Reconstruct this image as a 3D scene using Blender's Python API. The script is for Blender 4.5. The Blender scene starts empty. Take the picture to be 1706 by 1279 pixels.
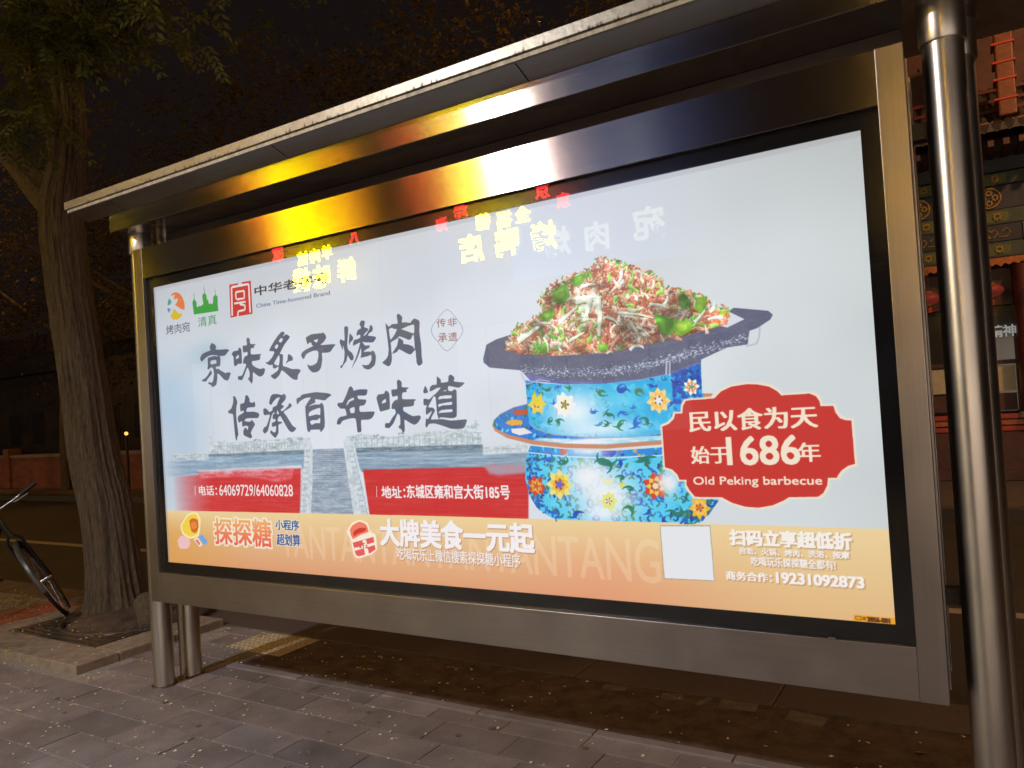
import bpy, bmesh, math, random
import numpy as np
from mathutils import Vector, Matrix
random.seed(11)
R=math.radians
SC=bpy.context.scene
COL=SC.collection
# ---------------------------------------------------------------- camera
F_PX=1262.03; YAW,PITCH,ROLL=-0.54625,0.01686,-0.06262; PPX,PPY=1.13,16.55
CAMH=1.43
CAM=Vector((3.8688,-2.4723,CAMH))
def _basis():
    cy,sy=math.cos(YAW),math.sin(YAW); cp,sp=math.cos(PITCH),math.sin(PITCH)
    f=Vector((sy*cp,cy*cp,sp)); r=Vector((cy,-sy,0)); u=r.cross(f); a,s=math.cos(ROLL),math.sin(ROLL)
    return a*r+s*u, -s*r+a*u, f
CR,CU,CF=_basis()
def _ray(u,v): return CF+CR*((u-853-PPX)/F_PX)-CU*((v-639.5-PPY)/F_PX)
def at_y(u,v,Y):
    """where the line of sight of photo pixel (u,v) meets the upright plane y = Y"""
    r=_ray(u,v); return CAM+r*((Y-CAM.y)/r.y)
def at_z(u,v,Z):
    r=_ray(u,v); return CAM+r*((Z-CAM.z)/r.z)
cd=bpy.data.cameras.new('camera'); cam=bpy.data.objects.new('camera',cd); COL.objects.link(cam)
cd.sensor_width=36; cd.lens=F_PX/1706*36; cd.shift_x=-PPX/1706; cd.shift_y=PPY/1706; cd.clip_start=.05; cd.clip_end=600
cam.matrix_world=Matrix(((CR.x,CU.x,-CF.x,CAM.x),(CR.y,CU.y,-CF.y,CAM.y),(CR.z,CU.z,-CF.z,CAM.z),(0,0,0,1)))
SC.camera=cam
# ---------------------------------------------------------------- night sky, exposure
W=bpy.data.worlds.new('World'); SC.world=W; W.use_nodes=True
nt=W.node_tree; nt.nodes.clear()
sky=nt.nodes.new('ShaderNodeTexSky'); sky.sky_type='NISHITA'; sky.sun_disc=False; sky.sun_elevation=R(-6); sky.sun_rotation=R(200)
add=nt.nodes.new('ShaderNodeMix'); add.data_type='RGBA'; add.blend_type='ADD'; add.inputs[0].default_value=1.0
add.inputs[7].default_value=(.11,.075,.068,1)          # city glow
bg=nt.nodes.new('ShaderNodeBackground'); bg.inputs[1].default_value=.07
out=nt.nodes.new('ShaderNodeOutputWorld')
nt.links.new(sky.outputs[0],add.inputs[6]); nt.links.new(add.outputs[2],bg.inputs[0]); nt.links.new(bg.outputs[0],out.inputs[0])
SC.view_settings.view_transform='Standard'; SC.view_settings.look='None'; SC.view_settings.exposure=0; SC.view_settings.gamma=1
SC.view_settings.use_curve_mapping=False
SC.render.engine='CYCLES'
cy=SC.cycles
cy.use_denoising=True; cy.max_bounces=6; cy.diffuse_bounces=3; cy.glossy_bounces=4; cy.transmission_bounces=4; cy.transparent_max_bounces=8
cy.sample_clamp_indirect=3.0; cy.sample_clamp_direct=0; cy.use_light_tree=True; cy.caustics_reflective=False; cy.caustics_refractive=False
try: cy.denoiser='OPENIMAGEDENOISE'
except Exception: pass
LAMP_W=820; LAMP_O=680; YEL_E=38; RED_E=20; BLUE_E=3.0; WIN_E=.35; WARM_E=3.0; NEON_E=30
# ---------------------------------------------------------------- poster print (drawn in memory, no file)
import numpy as np
PC_PHOTO = [(255.5,480.0),(1432.0,217.5),(1494.0,1041.0),(281.0,937.6)]   # poster corners TL TR BR BL on the reference
PW, PH = 2334, 1000            # print size in pixels (3.5 m x 1.5 m)
SS = 2
CW, CH = PW*SS, PH*SS
def _homog(src, dst):
    A=[];b=[]
    for (x,y),(u,v) in zip(src,dst):
        A.append([x,y,1,0,0,0,-u*x,-u*y]); b.append(u)
        A.append([0,0,0,x,y,1,-v*x,-v*y]); b.append(v)
    h=np.linalg.solve(np.array(A,float),np.array(b,float))
    return np.append(h,1).reshape(3,3)
HM=_homog(PC_PHOTO,[(0,0),(CW,0),(CW,CH),(0,CH)])
def Q(pts):
    p=np.array(pts,float).reshape(-1,2); q=np.c_[p,np.ones(len(p))]@HM.T
    return q[:,:2]/q[:,2:]
def ZQ(x0,y0,s,pts):
    p=np.array(pts,float).reshape(-1,2)
    return Q(np.c_[x0+p[:,0]/s, y0+p[:,1]/s])
canvas=np.zeros((CH,CW,3),np.float32)
def mask_polys(polys):
    allp=np.vstack(polys); x0=max(int(allp[:,0].min())-1,0); x1=min(int(allp[:,0].max())+2,CW)
    y0=max(int(allp[:,1].min())-1,0); y1=min(int(allp[:,1].max())+2,CH)
    if x1<=x0 or y1<=y0: return None
    X=(np.arange(x0,x1)+.5)[None,:]; m=np.zeros((y1-y0,x1-x0),bool)
    for P in polys:
        n=len(P)
        for i in range(n):
            xa,ya=P[i]; xb,yb=P[(i+1)%n]
            if ya==yb: continue
            lo,hi=(ya,yb) if ya<yb else (yb,ya)
            r0=max(int(np.ceil(lo-.5)),y0); r1=min(int(np.ceil(hi-.5)),y1)
            if r1<=r0: continue
            Yr=(np.arange(r0,r1)+.5); xi=xa+(Yr-ya)*(xb-xa)/(yb-ya)
            m[r0-y0:r1-y0]^=(X<xi[:,None])
    return x0,y0,m
def put(x0,y0,m,color,alpha=1.0):
    h,w=m.shape; a=(m.astype(np.float32)*alpha)[...,None]
    reg=canvas[y0:y0+h,x0:x0+w]
    c=np.array(color,np.float32)
    if c.max()>1.001: c=c/255.
    reg*=1-a; reg+=a*c
def fill(polys,color,alpha=1.0):
    if isinstance(polys,np.ndarray): polys=[polys]
    r=mask_polys(polys)
    if r is None: return None
    x0,y0,m=r
    put(x0,y0,m,color,alpha); return r
def dil(m,rx,ry):
    out=m.copy()
    for dx in range(1,rx+1):
        out[:,dx:]|=m[:,:-dx]; out[:,:-dx]|=m[:,dx:]
    m2=out.copy()
    for dy in range(1,ry+1):
        out[dy:]|=m2[:-dy]; out[:-dy]|=m2[dy:]
    return out
def padm(r,p):
    x0,y0,m=r; mm=np.pad(m,p); xx,yy=x0-p,y0-p
    cx0,cy0=max(0,-xx),max(0,-yy); cx1=max(0,xx+mm.shape[1]-CW); cy1=max(0,yy+mm.shape[0]-CH)
    return xx+cx0,yy+cy0,mm[cy0:mm.shape[0]-cy1,cx0:mm.shape[1]-cx1]
def blur(a,r):
    k=2*r+1
    for ax in (0,1):
        for _ in range(2):
            p=np.pad(a,[(r+1,r) if i==ax else (0,0) for i in range(a.ndim)],mode='edge')
            c=np.cumsum(p,axis=ax,dtype=np.float64)
            a=((c[k:]-c[:-k]) if ax==0 else (c[:,k:]-c[:,:-k]))/k
    return a.astype(np.float32)
def smooth(P,n=4):
    P=np.asarray(P,float); N=len(P); out=[]
    for i in range(N):
        p0,p1,p2,p3=P[i-1],P[i],P[(i+1)%N],P[(i+2)%N]
        for k in range(n):
            t=k/n
            out.append(.5*((2*p1)+(-p0+p2)*t*.8+(2*p0-5*p1+4*p2-p3)*t*t*.8+(-p0+3*p1-3*p2+p3)*t**3*.8+ (p1*0)) if False else
                       p1*(1-t)+p2*t+.5*((p2-p0)*.5*(t*(1-t)**2)-(p3-p1)*.5*(t*t*(1-t))))
    return np.array(out)
def ribbon(pts,w0,w1=None):
    P=np.asarray(pts,float); n=len(P); w1=w0 if w1 is None else w1
    T=np.gradient(P,axis=0); T/=np.maximum(np.linalg.norm(T,axis=1,keepdims=True),1e-6)
    N=np.c_[-T[:,1],T[:,0]]; w=np.linspace(w0,w1,n)[:,None]/2
    return np.vstack([P+N*w,(P-N*w)[::-1]])
def ell(cx,cy,rx,ry,rot=0,n=28):
    t=np.linspace(0,2*np.pi,n,endpoint=False); c,s=np.cos(rot),np.sin(rot)
    x=rx*np.cos(t);y=ry*np.sin(t); return np.c_[cx+x*c-y*s,cy+x*s+y*c]
_txt={}
def glyph_polys(s):
    """outline triangles of a line of text, unit square bounding box"""
    if s in _txt: return _txt[s]
    cu=bpy.data.curves.new('poster_text','FONT'); cu.body=s; cu.resolution_u=3
    ob=bpy.data.objects.new('poster_text',cu); bpy.context.scene.collection.objects.link(ob)
    dg=bpy.context.evaluated_depsgraph_get(); me=ob.evaluated_get(dg).to_mesh()
    me.calc_loop_triangles()
    V=np.empty(len(me.vertices)*3,np.float32); me.vertices.foreach_get('co',V); V=V.reshape(-1,3)[:,:2]
    T=np.empty(len(me.loop_triangles)*3,np.int32); me.loop_triangles.foreach_get('vertices',T); T=T.reshape(-1,3)
    ob.evaluated_get(dg).to_mesh_clear()
    bpy.data.objects.remove(ob); bpy.data.curves.remove(cu)
    lo,hi=V.min(0),V.max(0); V=(V-lo)/(hi-lo)
    _txt[s]=V[T]; return _txt[s]
def text_mask(s,bl,tr,bx=0,by=0,pad=0,canv=False):
    (a,b),(c,d)=(bl,tr) if canv else Q([bl,tr])
    T=glyph_polys(s); X=a+T[...,0]*(c-a); Y=b+T[...,1]*(d-b)
    x0,y0=int(min(a,c))-2,int(min(b,d))-2; w=int(abs(c-a))+5; h=int(abs(d-b))+5
    m=np.zeros((h,w),bool)
    for tx,ty in zip(X,Y):
        p=np.c_[tx,ty]; r=mask_polys([p])
        if r is None: continue
        rx,ry,mm=r; rx-=x0; ry-=y0
        sx,sy=max(0,-rx),max(0,-ry); hh=min(mm.shape[0]-sy,h-max(ry,0)); ww=min(mm.shape[1]-sx,w-max(rx,0))
        if hh<=0 or ww<=0: continue
        m[max(ry,0):max(ry,0)+hh,max(rx,0):max(rx,0)+ww]|=mm[sy:sy+hh,sx:sx+ww]
    r=padm((x0,y0,m),max(bx,by,pad)+4)
    return r[0],r[1],dil(r[2],bx,by)
def text(s,bl,tr,color,bx=0,by=0,alpha=1.0,outline=None,ow=0,shadow=None,canv=False):
    x0,y0,m=text_mask(s,bl,tr,bx,by,pad=ow,canv=canv)
    if shadow is not None: put(x0+4,y0+4,blur(m.astype(np.float32),2),shadow,.8)
    if outline is not None: put(x0,y0,blur(dil(m,ow,ow).astype(np.float32),1),outline)
    put(x0,y0,m,color,alpha)

def draw_poster():
    rng=np.random.default_rng(7); U=rng.uniform
    yy,xx=np.mgrid[0:CH,0:CW].astype(np.float32); xx/=CW; yy/=CH
    def L(a,b,t): return a+(b-a)*t
    # pale blue backlit ground, the box's light fall-off towards the top painted in, side edges dimmer
    base=np.empty((CH,CW,3),np.float32)
    c0=np.array([216,222,230],np.float32)/255
    base[:]=c0
    top=np.clip(1-yy/.28,0,1)**1.2; base*= (1-.085*top)[...,None]
    base*= (1-.05*np.clip((xx-.86)/.14,0,1))[...,None]*(1-.03*np.clip((.05-xx)/.05,0,1))[...,None]
    base[...,2]*=1-.03*np.clip((xx-.7)/.3,0,1)
    # misty blue hills, left
    def blob(cx,cy,rx,ry,amp,col):
        g=np.exp(-(((xx-cx)/rx)**2+((yy-cy)/ry)**2))*amp
        base[:]=base*(1-g[...,None])+np.array(col,np.float32)/255*g[...,None]
    blob(.02,.42,.08,.16,.75,(166,192,214)); blob(.06,.55,.05,.14,.5,(172,198,222)); blob(.12,.27,.045,.05,.6,(160,187,206)); blob(.62,.12,.14,.09,.3,(184,196,216)); blob(.5,.5,.08,.06,.25,(196,212,224))
    blob(.19,.36,.06,.08,.28,(190,206,225)); blob(.03,.62,.05,.1,.3,(178,200,218)); blob(.41,.33,.12,.1,.15,(190,210,220))
    canvas[:]=base
    # streaky texture helper
    def streak(h,w,sx,sy,seed):
        r=np.random.default_rng(seed).standard_normal((max(2,h//sy+2),max(2,w//sx+2))).astype(np.float32)
        yi=np.clip(np.arange(h)/sy,0,r.shape[0]-1.001); xi=np.clip(np.arange(w)/sx,0,r.shape[1]-1.001)
        y0=yi.astype(int);x0=xi.astype(int);fy=(yi-y0)[:,None];fx=(xi-x0)[None]
        return (r[y0][:,x0]*(1-fy)*(1-fx)+r[y0+1][:,x0]*fy*(1-fx)+r[y0][:,x0+1]*(1-fy)*fx+r[y0+1][:,x0+1]*fy*fx)
    def texfill(P,colA,colB,seed=1,sx=60,sy=5,alpha=None,soft=0,amp=.5,bias=.35):
        r=mask_polys([P]);
        if r is None: return
        if soft: r=padm(r,soft*3)
        x0,y0,m=r; m=m.astype(np.float32)
        if soft: m=blur(m,soft)
        h,w=m.shape
        t=np.clip(bias+amp*(.6*streak(h,w,sx,sy,seed)+.4*streak(h,w,sx//4+2,max(2,sy//2),seed+9)+.25*streak(h,w,4,3,seed+5)),0,1)[...,None]
        c=np.array(colA,np.float32)/255*(1-t)+np.array(colB,np.float32)/255*t
        a=m
        if alpha is not None: a=a*alpha(xx[y0:y0+h,x0:x0+w],yy[y0:y0+h,x0:x0+w])
        reg=canvas[y0:y0+h,x0:x0+w]; reg*=1-a[...,None]; reg+=a[...,None]*c
    Z=lambda pts:ZQ(320,680,3.046,pts)
    ZL=lambda pts:ZQ(270,690,5.17,pts)
    blob(.36,.62,.22,.22,.55,(229,233,243)); blob(.55,.35,.16,.2,.35,(226,231,241)); blob(.26,.10,.24,.10,.38,(190,199,207)); blob(.02,.75,.08,.1,.4,(176,194,208)); blob(.93,.55,.1,.35,.28,(200,209,214)); canvas[:]=base
    cl=streak(CH,CW,620,420,901)*.6+streak(CH,CW,260,200,902)*.4; canvas[:]*=np.clip(1+.022*cl,.93,1.05)[...,None]; del cl
    # balustrades (ink wash)
    texfill(ZL([(80,400),(90,350),(200,345),(400,350),(410,190),(420,190),(430,240),(525,240),(535,180),(550,240),(640,250),(760,235),(880,230),(1060,215),(1200,195),(1240,215),(1260,330),(800,345),(420,365),(400,400)]),(214,222,228),(150,163,170),3,30,12,soft=2,amp=.45,bias=.25)
    texfill(Z([(780,150),(860,130),(1000,150),(1220,120),(1430,85),(1440,50),(1460,90),(1475,180),(1100,200),(800,215)]),(216,225,230),(150,165,172),4,26,10,soft=2,amp=.45,bias=.25)
    texfill(Z([(1470,230),(1480,200),(1700,180),(1710,235)]),(214,222,228),(165,175,184),5,26,8,soft=2)
    for cx,cy in [(545,155),(500,160),(935,140),(960,150),(820,150),(1060,130),(330,165)]:
        for k in range(5): fill(ell(*Z([(cx+U(-14,14),cy+U(-7,7))])[0],U(4,12),U(3,6)),(120,128,135),.5)
    # grey-blue upper walls
    texfill(ZL([(30,410),(400,400),(405,350),(800,340),(1225,312),(1230,470),(1210,475),(700,510),(200,530),(30,545)]),(120,148,172),(190,207,220),11,160,8,soft=4,amp=.4,bias=.3,alpha=lambda x,y:np.clip((x)/.06,0,1)*.92)
    texfill(ZL([(400,350),(1225,312),(1228,345),(400,372)]),(92,112,128),(150,165,175),12,40,6,soft=2,alpha=lambda x,y:.8+0*x)
    texfill(ZL([(300,490),(1200,440),(1205,475),(340,525)]),(216,222,230),(190,200,212),13,200,6,soft=3)
    texfill(Z([(820,205),(1475,185),(1478,240),(1710,225),(1710,310),(860,325)]),(122,146,168),(190,205,216),15,160,7,soft=3,amp=.4,bias=.3)
    texfill(Z([(820,205),(1475,185),(1478,212),(822,228)]),(98,118,134),(160,172,180),16,40,6,soft=2)
    # balusters
    for x0_,x1_,ya,yb,hh in ((455,1210,335,300,60),(90,400,398,385,38)):
        for k in range(int((x1_-x0_)/26)):
            x=x0_+26*k; t_=(x-x0_)/(x1_-x0_); yb_=ya+(yb-ya)*t_
            fill(ZL([(x,yb_),(x+5,yb_),(x+5,yb_-hh),(x,yb_-hh)]),(150,163,172),.55)
        fill(ribbon(ZL([(x0_,ya-hh*.9),((x0_+x1_)/2,(ya+yb)/2-hh*.9),(x1_,yb-hh*.9)]),4),(160,172,180),.6)
    for k in range(24):
        x=830+27*k; yb_=203-18*k/24
        fill(Z([(x,yb_),(x+5,yb_),(x+5,yb_-52),(x,yb_-52)]),(150,163,172),.5)
    fill(ribbon(Z([(825,160),(1150,142),(1475,125)]),4),(160,172,180),.6)
    # red walls
    texfill(ZL([(40,860),(60,545),(300,530),(700,505),(1198,470),(1190,860)]),(194,44,52),(216,112,118),21,150,6,soft=4,amp=.28,bias=.12,alpha=lambda x,y:np.clip((x-.022)/.09,0,1)**.8)
    texfill(ZL([(300,500),(760,480),(1140,470),(1120,560),(980,590),(860,560),(700,540),(330,560)]),(225,165,172),(214,80,90),22,60,10,soft=7,amp=.7,bias=.45,alpha=lambda x,y:.75+0*x)
    texfill(Z([(868,315),(1500,300),(1710,290),(1710,575),(905,555)]),(192,40,48),(214,104,110),23,150,6,soft=3,amp=.28,bias=.12)
    texfill(Z([(1480,290),(1710,280),(1710,330),(1560,345),(1510,335)]),(150,165,180),(215,130,140),24,80,8,soft=8,amp=.5)
    # stairs
    texfill(Z([(612,212),(770,205),(800,400),(830,560),(600,560),(610,400)]),(126,142,160),(190,200,212),31,70,9,soft=2,amp=.45,bias=.35)
    texfill(Z([(560,540),(572,200),(560,160),(600,150),(612,210),(612,400),(604,560),(550,560)]),(216,223,228),(165,178,185),32,20,18,soft=2,amp=.4,bias=.25)
    texfill(Z([(770,170),(790,140),(830,200),(870,400),(905,560),(822,560),(795,350)]),(216,224,230),(168,182,190),33,18,18,soft=2,amp=.4,bias=.25)
    for k in range(12):
        y=215+28*k; xa=585-3*k*.6; fill(Z([(xa-18,y),(xa+14,y),(xa+14,y+9),(xa-18,y+9)]),(168,182,190),.6); fill(Z([(xa-20,y+9),(xa-15,y+9),(xa-15,y+28),(xa-20,y+28)]),(140,155,165),.5)
        xb=805+6.2*k; fill(Z([(xb-14,y),(xb+16,y),(xb+18,y+9),(xb-12,y+9)]),(168,182,190),.6); fill(Z([(xb+16,y+9),(xb+21,y+9),(xb+23,y+28),(xb+18,y+28)]),(140,155,165),.5)
    for k in range(34):
        y=218+10*k; fill(Z([(614-k*.2,y),(772+1.4*k,y-2),(772+1.4*k,y+1),(614-k*.2,y+3)]),(206,217,228),.35)
    # -------- lower orange strip
    Y0=Q([(280,851.5),(690,859.5),(1060,870),(1481,882)])
    P=np.vstack([Q([(240,850.5)]),Y0,Q([(1520,883.3)]),[[CW+4,CH+4],[-4,CH+4]]])
    P[0,0]=-4; P[-3,0]=CW+4
    r=mask_polys([P]); x0,y0,m=r
    t=np.clip((yy[y0:y0+m.shape[0],x0:x0+m.shape[1]]-.815)/.185,0,1)[...,None]; xg=xx[y0:y0+m.shape[0],x0:x0+m.shape[1]][...,None]
    cA=np.array([232,208,162],np.float32)/255; cB=np.array([216,160,124],np.float32)/255; cC=np.array([220,184,138],np.float32)/255
    cD=np.array([214,162,88],np.float32)/255
    col=cA*(1-t)+(cB*(1-np.clip((xg-.72)/.2,0,1))+cC*np.clip((xg-.72)/.2,0,1))*t
    wl=np.clip(1-xg/.2,0,1)*np.clip(t*2,0,1); col=col*(1-.75*wl)+cD*.75*wl
    wm=np.exp(-((xg-.74)/.09)**2-((t-.75)/.4)**2)*.35; col=col*(1-wm)+np.array([224,150,120],np.float32)/255*wm
    reg=canvas[y0:y0+m.shape[0],x0:x0+m.shape[1]]; reg[m]=col[m]
    text('TANTANTANTANTANTANG',(470,929),(1098,900),(244,226,200),2,1,alpha=.28)
    # -------- brand row, top left
    z8=lambda pts:ZQ(265,455,11.125,pts)
    fill(z8([(300,360),(350,370),(400,410),(440,480),(470,580),(470,685),(400,670),(290,590),(320,560),(345,500),(330,470),(280,500),(270,440),(300,400),(250,420),(215,430),(240,380)]),(216,122,72))
    fill(z8([(180,470),(230,540),(200,590),(155,605),(160,540)]),(48,150,150)); fill(z8([(150,650),(190,665),(215,665),(180,745),(155,700)]),(70,140,170))
    fill(z8([(260,665),(300,690),(350,750),(435,765),(400,820),(340,865),(260,865),(200,800),(240,760),(255,700)]),(208,180,50))
    fill(z8([(645,775),(615,560),(625,510),(650,490),(690,540),(695,630),(730,635),(740,605),(760,625),(820,580),(800,450),(800,410),(835,375),(875,410),(880,480),(910,520),(920,580),(960,565),(990,590),(1000,520),(1000,450),(1040,405),(1080,440),(1085,600),(1098,705)]),(36,150,62))
    for a,b in (((637,370),(650,495)),((828,230),(836,380)),((1033,295),(1041,410))): fill(ribbon(z8([a,((a[0]+b[0])/2,(a[1]+b[1])/2),b]),2,6),(60,110,80))
    text('烤肉宛',(277,559),(315.5,536),(70,75,90)); text('清真',(330,546),(360,524),(60,140,100))
    z9=lambda pts:ZQ(370,450,8.98,pts)
    fill(z9([(105,225),(240,200),(243,222),(288,213),(285,190),(425,162),(455,655),(125,715)]),(188,36,46))
    lt=(222,218,214)
    for w,pts in ((17,[(150,688),(138,260),(395,212),(418,640)]),(15,[(208,440),(200,335),(328,312),(330,425),(215,445)]),(15,[(178,505),(350,478)]),(15,[(262,515),(340,530),(340,600),(240,620),(232,700)]),(13,[(243,205),(246,240),(288,232),(290,200)])):
        pp=z9(pts)
        for i in range(len(pp)-1): fill(ribbon([pp[i],(pp[i]+pp[i+1])/2,pp[i+1]],w*.9),lt)
    text('中华老字号',(424.6,494),(547,453),(48,52,58),2,1)
    text('China Time-honored Brand',(427,513.5),(549,484.5),(105,115,140),1,0)
    zq=lambda pts:ZQ(540,490,4.92,pts)
    t=np.linspace(0,2*np.pi,120,endpoint=False); R=1-.12*np.abs(np.sin(2*t))**1.0+.04*np.cos(4*t)
    q=zq(np.c_[1008+128*R*np.cos(t),298+165*R*np.sin(t)]); q2=zq(np.c_[1008+123*R*np.cos(t),298+160*R*np.sin(t)])
    fill([q,q2],(150,150,168))
    for ch,x,y in (('传',960,238),('非',1050,232),('承',972,358),('遗',1055,352)): text(ch,tuple(np.array([540+(x-35)/4.92,490+(y+40)/4.92])),tuple(np.array([540+(x+35)/4.92,490+(y-40)/4.92])),(140,92,92),0,0)
    # -------- big brush lettering
    ink=(84,93,117)
    def brush(x0,y0,s,outs,holes=()):
        polys=[smooth(ZQ(x0,y0,s,p)) for p in outs]+[smooth(ZQ(x0,y0,s,p)) for p in holes]
        tot=None
        r=mask_polys(polys)
        x_,y_,m=r; h,w=m.shape
        t=np.clip(.35+.35*streak(h,w,90,60,int(x0)),0,1)[...,None]
        c=np.array(ink,np.float32)/255*(1-t)+np.array((98,102,112),np.float32)/255*t
        a=m[...,None].astype(np.float32); reg=canvas[y_:y_+h,x_:x_+w]; reg*=1-a; reg+=a*c
    B=BRUSH
    for it in B: brush(*it)
    # -------- small lines on the wall
    wh=(238,232,232)
    for x,y1,y2 in ((324.5,826,811),(627.5,829,811)): fill(Q([(x,y1),(x+1.2,y1),(x+1.2,y2),(x,y2)]),wh,.8)
    text('电话：',(332,826),(361,810),wh,2,1); text('64069729/64060828',(366,826.5),(487.5,808.5),wh,1,1)
    text('地址：',(637,830),(675,811),wh,2,2); text('东城区雍和宫大街185号',(679,830.5),(849,808.5),wh,2,2)
    # -------- pot of barbecue
    zp=lambda pts:ZQ(780,420,2.78,pts)
    def cells(poly,cols,n,smin,smax,seed,alpha=1,kind='leaf'):
        r=np.random.default_rng(seed); lo,hi=poly.min(0),poly.max(0)
        rr=mask_polys([poly]); X0,Y0_,M=rr; cnt=0
        while cnt<n:
            x,y=r.uniform(lo[0],hi[0]),r.uniform(lo[1],hi[1]); ix,iy=int(x)-X0,int(y)-Y0_
            cnt+=1
            if not(0<=iy<M.shape[0] and 0<=ix<M.shape[1] and M[iy,ix]): continue
            s=r.uniform(smin,smax); a=r.uniform(0,6.28); c=np.array(cols[r.integers(len(cols))])*r.uniform(.92,1.06)
            if kind=='curl':
                tt=np.linspace(0,r.uniform(1.5,4.2),9); rad=s*(1-.12*tt); sg=r.choice((-1,1))
                pts=np.c_[x+rad*np.cos(a+sg*tt),y+rad*np.sin(a+sg*tt)]
                sh=ribbon(pts,s*r.uniform(.5,.9),s*.25)
            elif kind=='leaf':
                tt=np.linspace(0,2*np.pi,10,endpoint=False); rad=s*(.75+.35*r.uniform(-1,1,10))
                sh=np.c_[x+rad*np.cos(tt)*np.cos(a)*1.0-rad*.6*np.sin(tt)*np.sin(a),y+rad*np.cos(tt)*np.sin(a)+rad*.6*np.sin(tt)*np.cos(a)]
            else:
                l=s*r.uniform(2,5); b=r.uniform(-.6,.6)
                pts=np.array([[x+l*k*np.cos(a+b*k),y+l*k*np.sin(a+b*k)] for k in np.linspace(-.5,.5,6)]); sh=ribbon(pts,s*.8,s*.4)
            g=mask_polys([sh])
            if g is None: continue
            gx,gy,gm=g
            sx=slice(max(gx-X0,0),max(gx-X0+gm.shape[1],0)); 
            ax0=max(gx,X0); ay0=max(gy,Y0_); ax1=min(gx+gm.shape[1],X0+M.shape[1]); ay1=min(gy+gm.shape[0],Y0_+M.shape[0])
            if ax1<=ax0 or ay1<=ay0: continue
            sub=gm[ay0-gy:ay1-gy,ax0-gx:ax1-gx]&M[ay0-Y0_:ay1-Y0_,ax0-X0:ax1-X0]
            put(ax0,ay0,sub,np.clip(c,0,255)/255.,alpha)
    def glow(cx,cy,rx,ry,col,a,clip=None,ang=0):
        g=ell(*zp([(cx,cy)])[0],1,1); c=zp([(cx,cy)])[0]; e=zp([(cx+rx,cy)])[0]; f=zp([(cx,cy+ry)])[0]
        RX=abs(e[0]-c[0]); RY=abs(f[1]-c[1]); x0=max(int(c[0]-2.2*RX),0);x1=min(int(c[0]+2.2*RX),CW);y0=max(int(c[1]-2.2*RY),0);y1=min(int(c[1]+2.2*RY),CH)
        X=(np.arange(x0,x1)[None]-c[0])/RX; Y=(np.arange(y0,y1)[:,None]-c[1])/RY
        m=np.exp(-(X**2+Y**2))*a
        if clip is not None:
            k=mask_polys([clip]); M=np.zeros((CH,CW),bool); M[k[1]:k[1]+k[2].shape[0],k[0]:k[0]+k[2].shape[1]]=k[2]; m=m*M[y0:y1,x0:x1]
        put(x0,y0,m,col)
    cy_=(62,178,226); 
    blues=[(28,80,178),(36,110,200),(40,96,150),(30,60,150)]; greens=[(36,120,104),(44,130,90),(70,120,70)]; cyans=[(90,205,235),(50,160,220),(120,215,238)]
    # disc
    disc=zp([(113,805),(120,780),(150,750),(210,720),(290,700),(700,690),(1090,655),(1135,655),(1110,700),(1090,860),(900,892),(640,912),(450,908),(300,892),(180,862),(125,830)])
    fill(disc,(196,140,110)); 
    disc2=zp([(117,800),(122,778),(152,752),(212,722),(290,702),(700,692),(1090,655),(1085,845),(900,872),(640,892),(450,888),(300,872),(185,846),(128,818)])
    fill(disc2,(46,128,208)); cells(disc2,blues+greens+cyans,420,7,17,41,.9); 
    fill(zp([(215,732),(280,728),(282,752),(222,756),(205,742)]),(188,86,58)); 
    fill(zp([(180,785),(205,776),(250,780),(255,800),(205,806),(176,796)]),(226,168,72)); fill(zp([(200,820),(260,815),(300,838),(240,850),(205,838)]),(232,226,232))
    texfill(zp([(330,862),(500,868),(900,850),(900,872),(640,892),(450,888),(300,872)]),(228,232,240),(90,200,230),43,80,8,soft=2)
    glow(560,880,150,18,(240,238,246),1,disc2)
    # upper drum
    drum=zp([(265,592),(350,606),(450,611),(620,608),(800,590),(960,555),(1078,505),(1086,670),(1085,790),(900,842),(750,860),(560,862),(400,847),(305,818),(283,790)])
    fill(drum,(36,172,220)); cells(drum,cyans,350,14,34,44,.4); cells(drum,blues+greens,90,9,16,144,.75,'curl')
    cells(zp([(265,592),(350,606),(345,830),(305,818),(283,790)]),blues+greens,60,7,16,45,.8); cells(zp([(940,560),(1078,505),(1086,670),(1085,790),(960,820)]),blues,150,12,28,46,.75)
    glow(500,740,150,110,(238,244,250),.95,drum); glow(620,820,210,45,(226,240,250),.9,drum); glow(720,680,80,50,(140,225,245),.6,drum)
    def leafc(cx,cy,s,col,seed,n=4):
        r=np.random.default_rng(seed); c=zp([(cx,cy)])[0]; k=2*SS*.62*s/10
        for j in range(n):
            a=6.28*j/n+r.uniform(-.8,.8); l=r.uniform(5,13)*k; tt=np.linspace(0,1,7); cv=r.choice((-1.6,1.6,.6))
            pts=np.c_[c[0]+l*tt*np.cos(a+tt*cv)*1.35,c[1]+l*tt*np.sin(a+tt*cv)]
            fill(ribbon(pts,l*.62,l*.08),col,.92)
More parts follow.
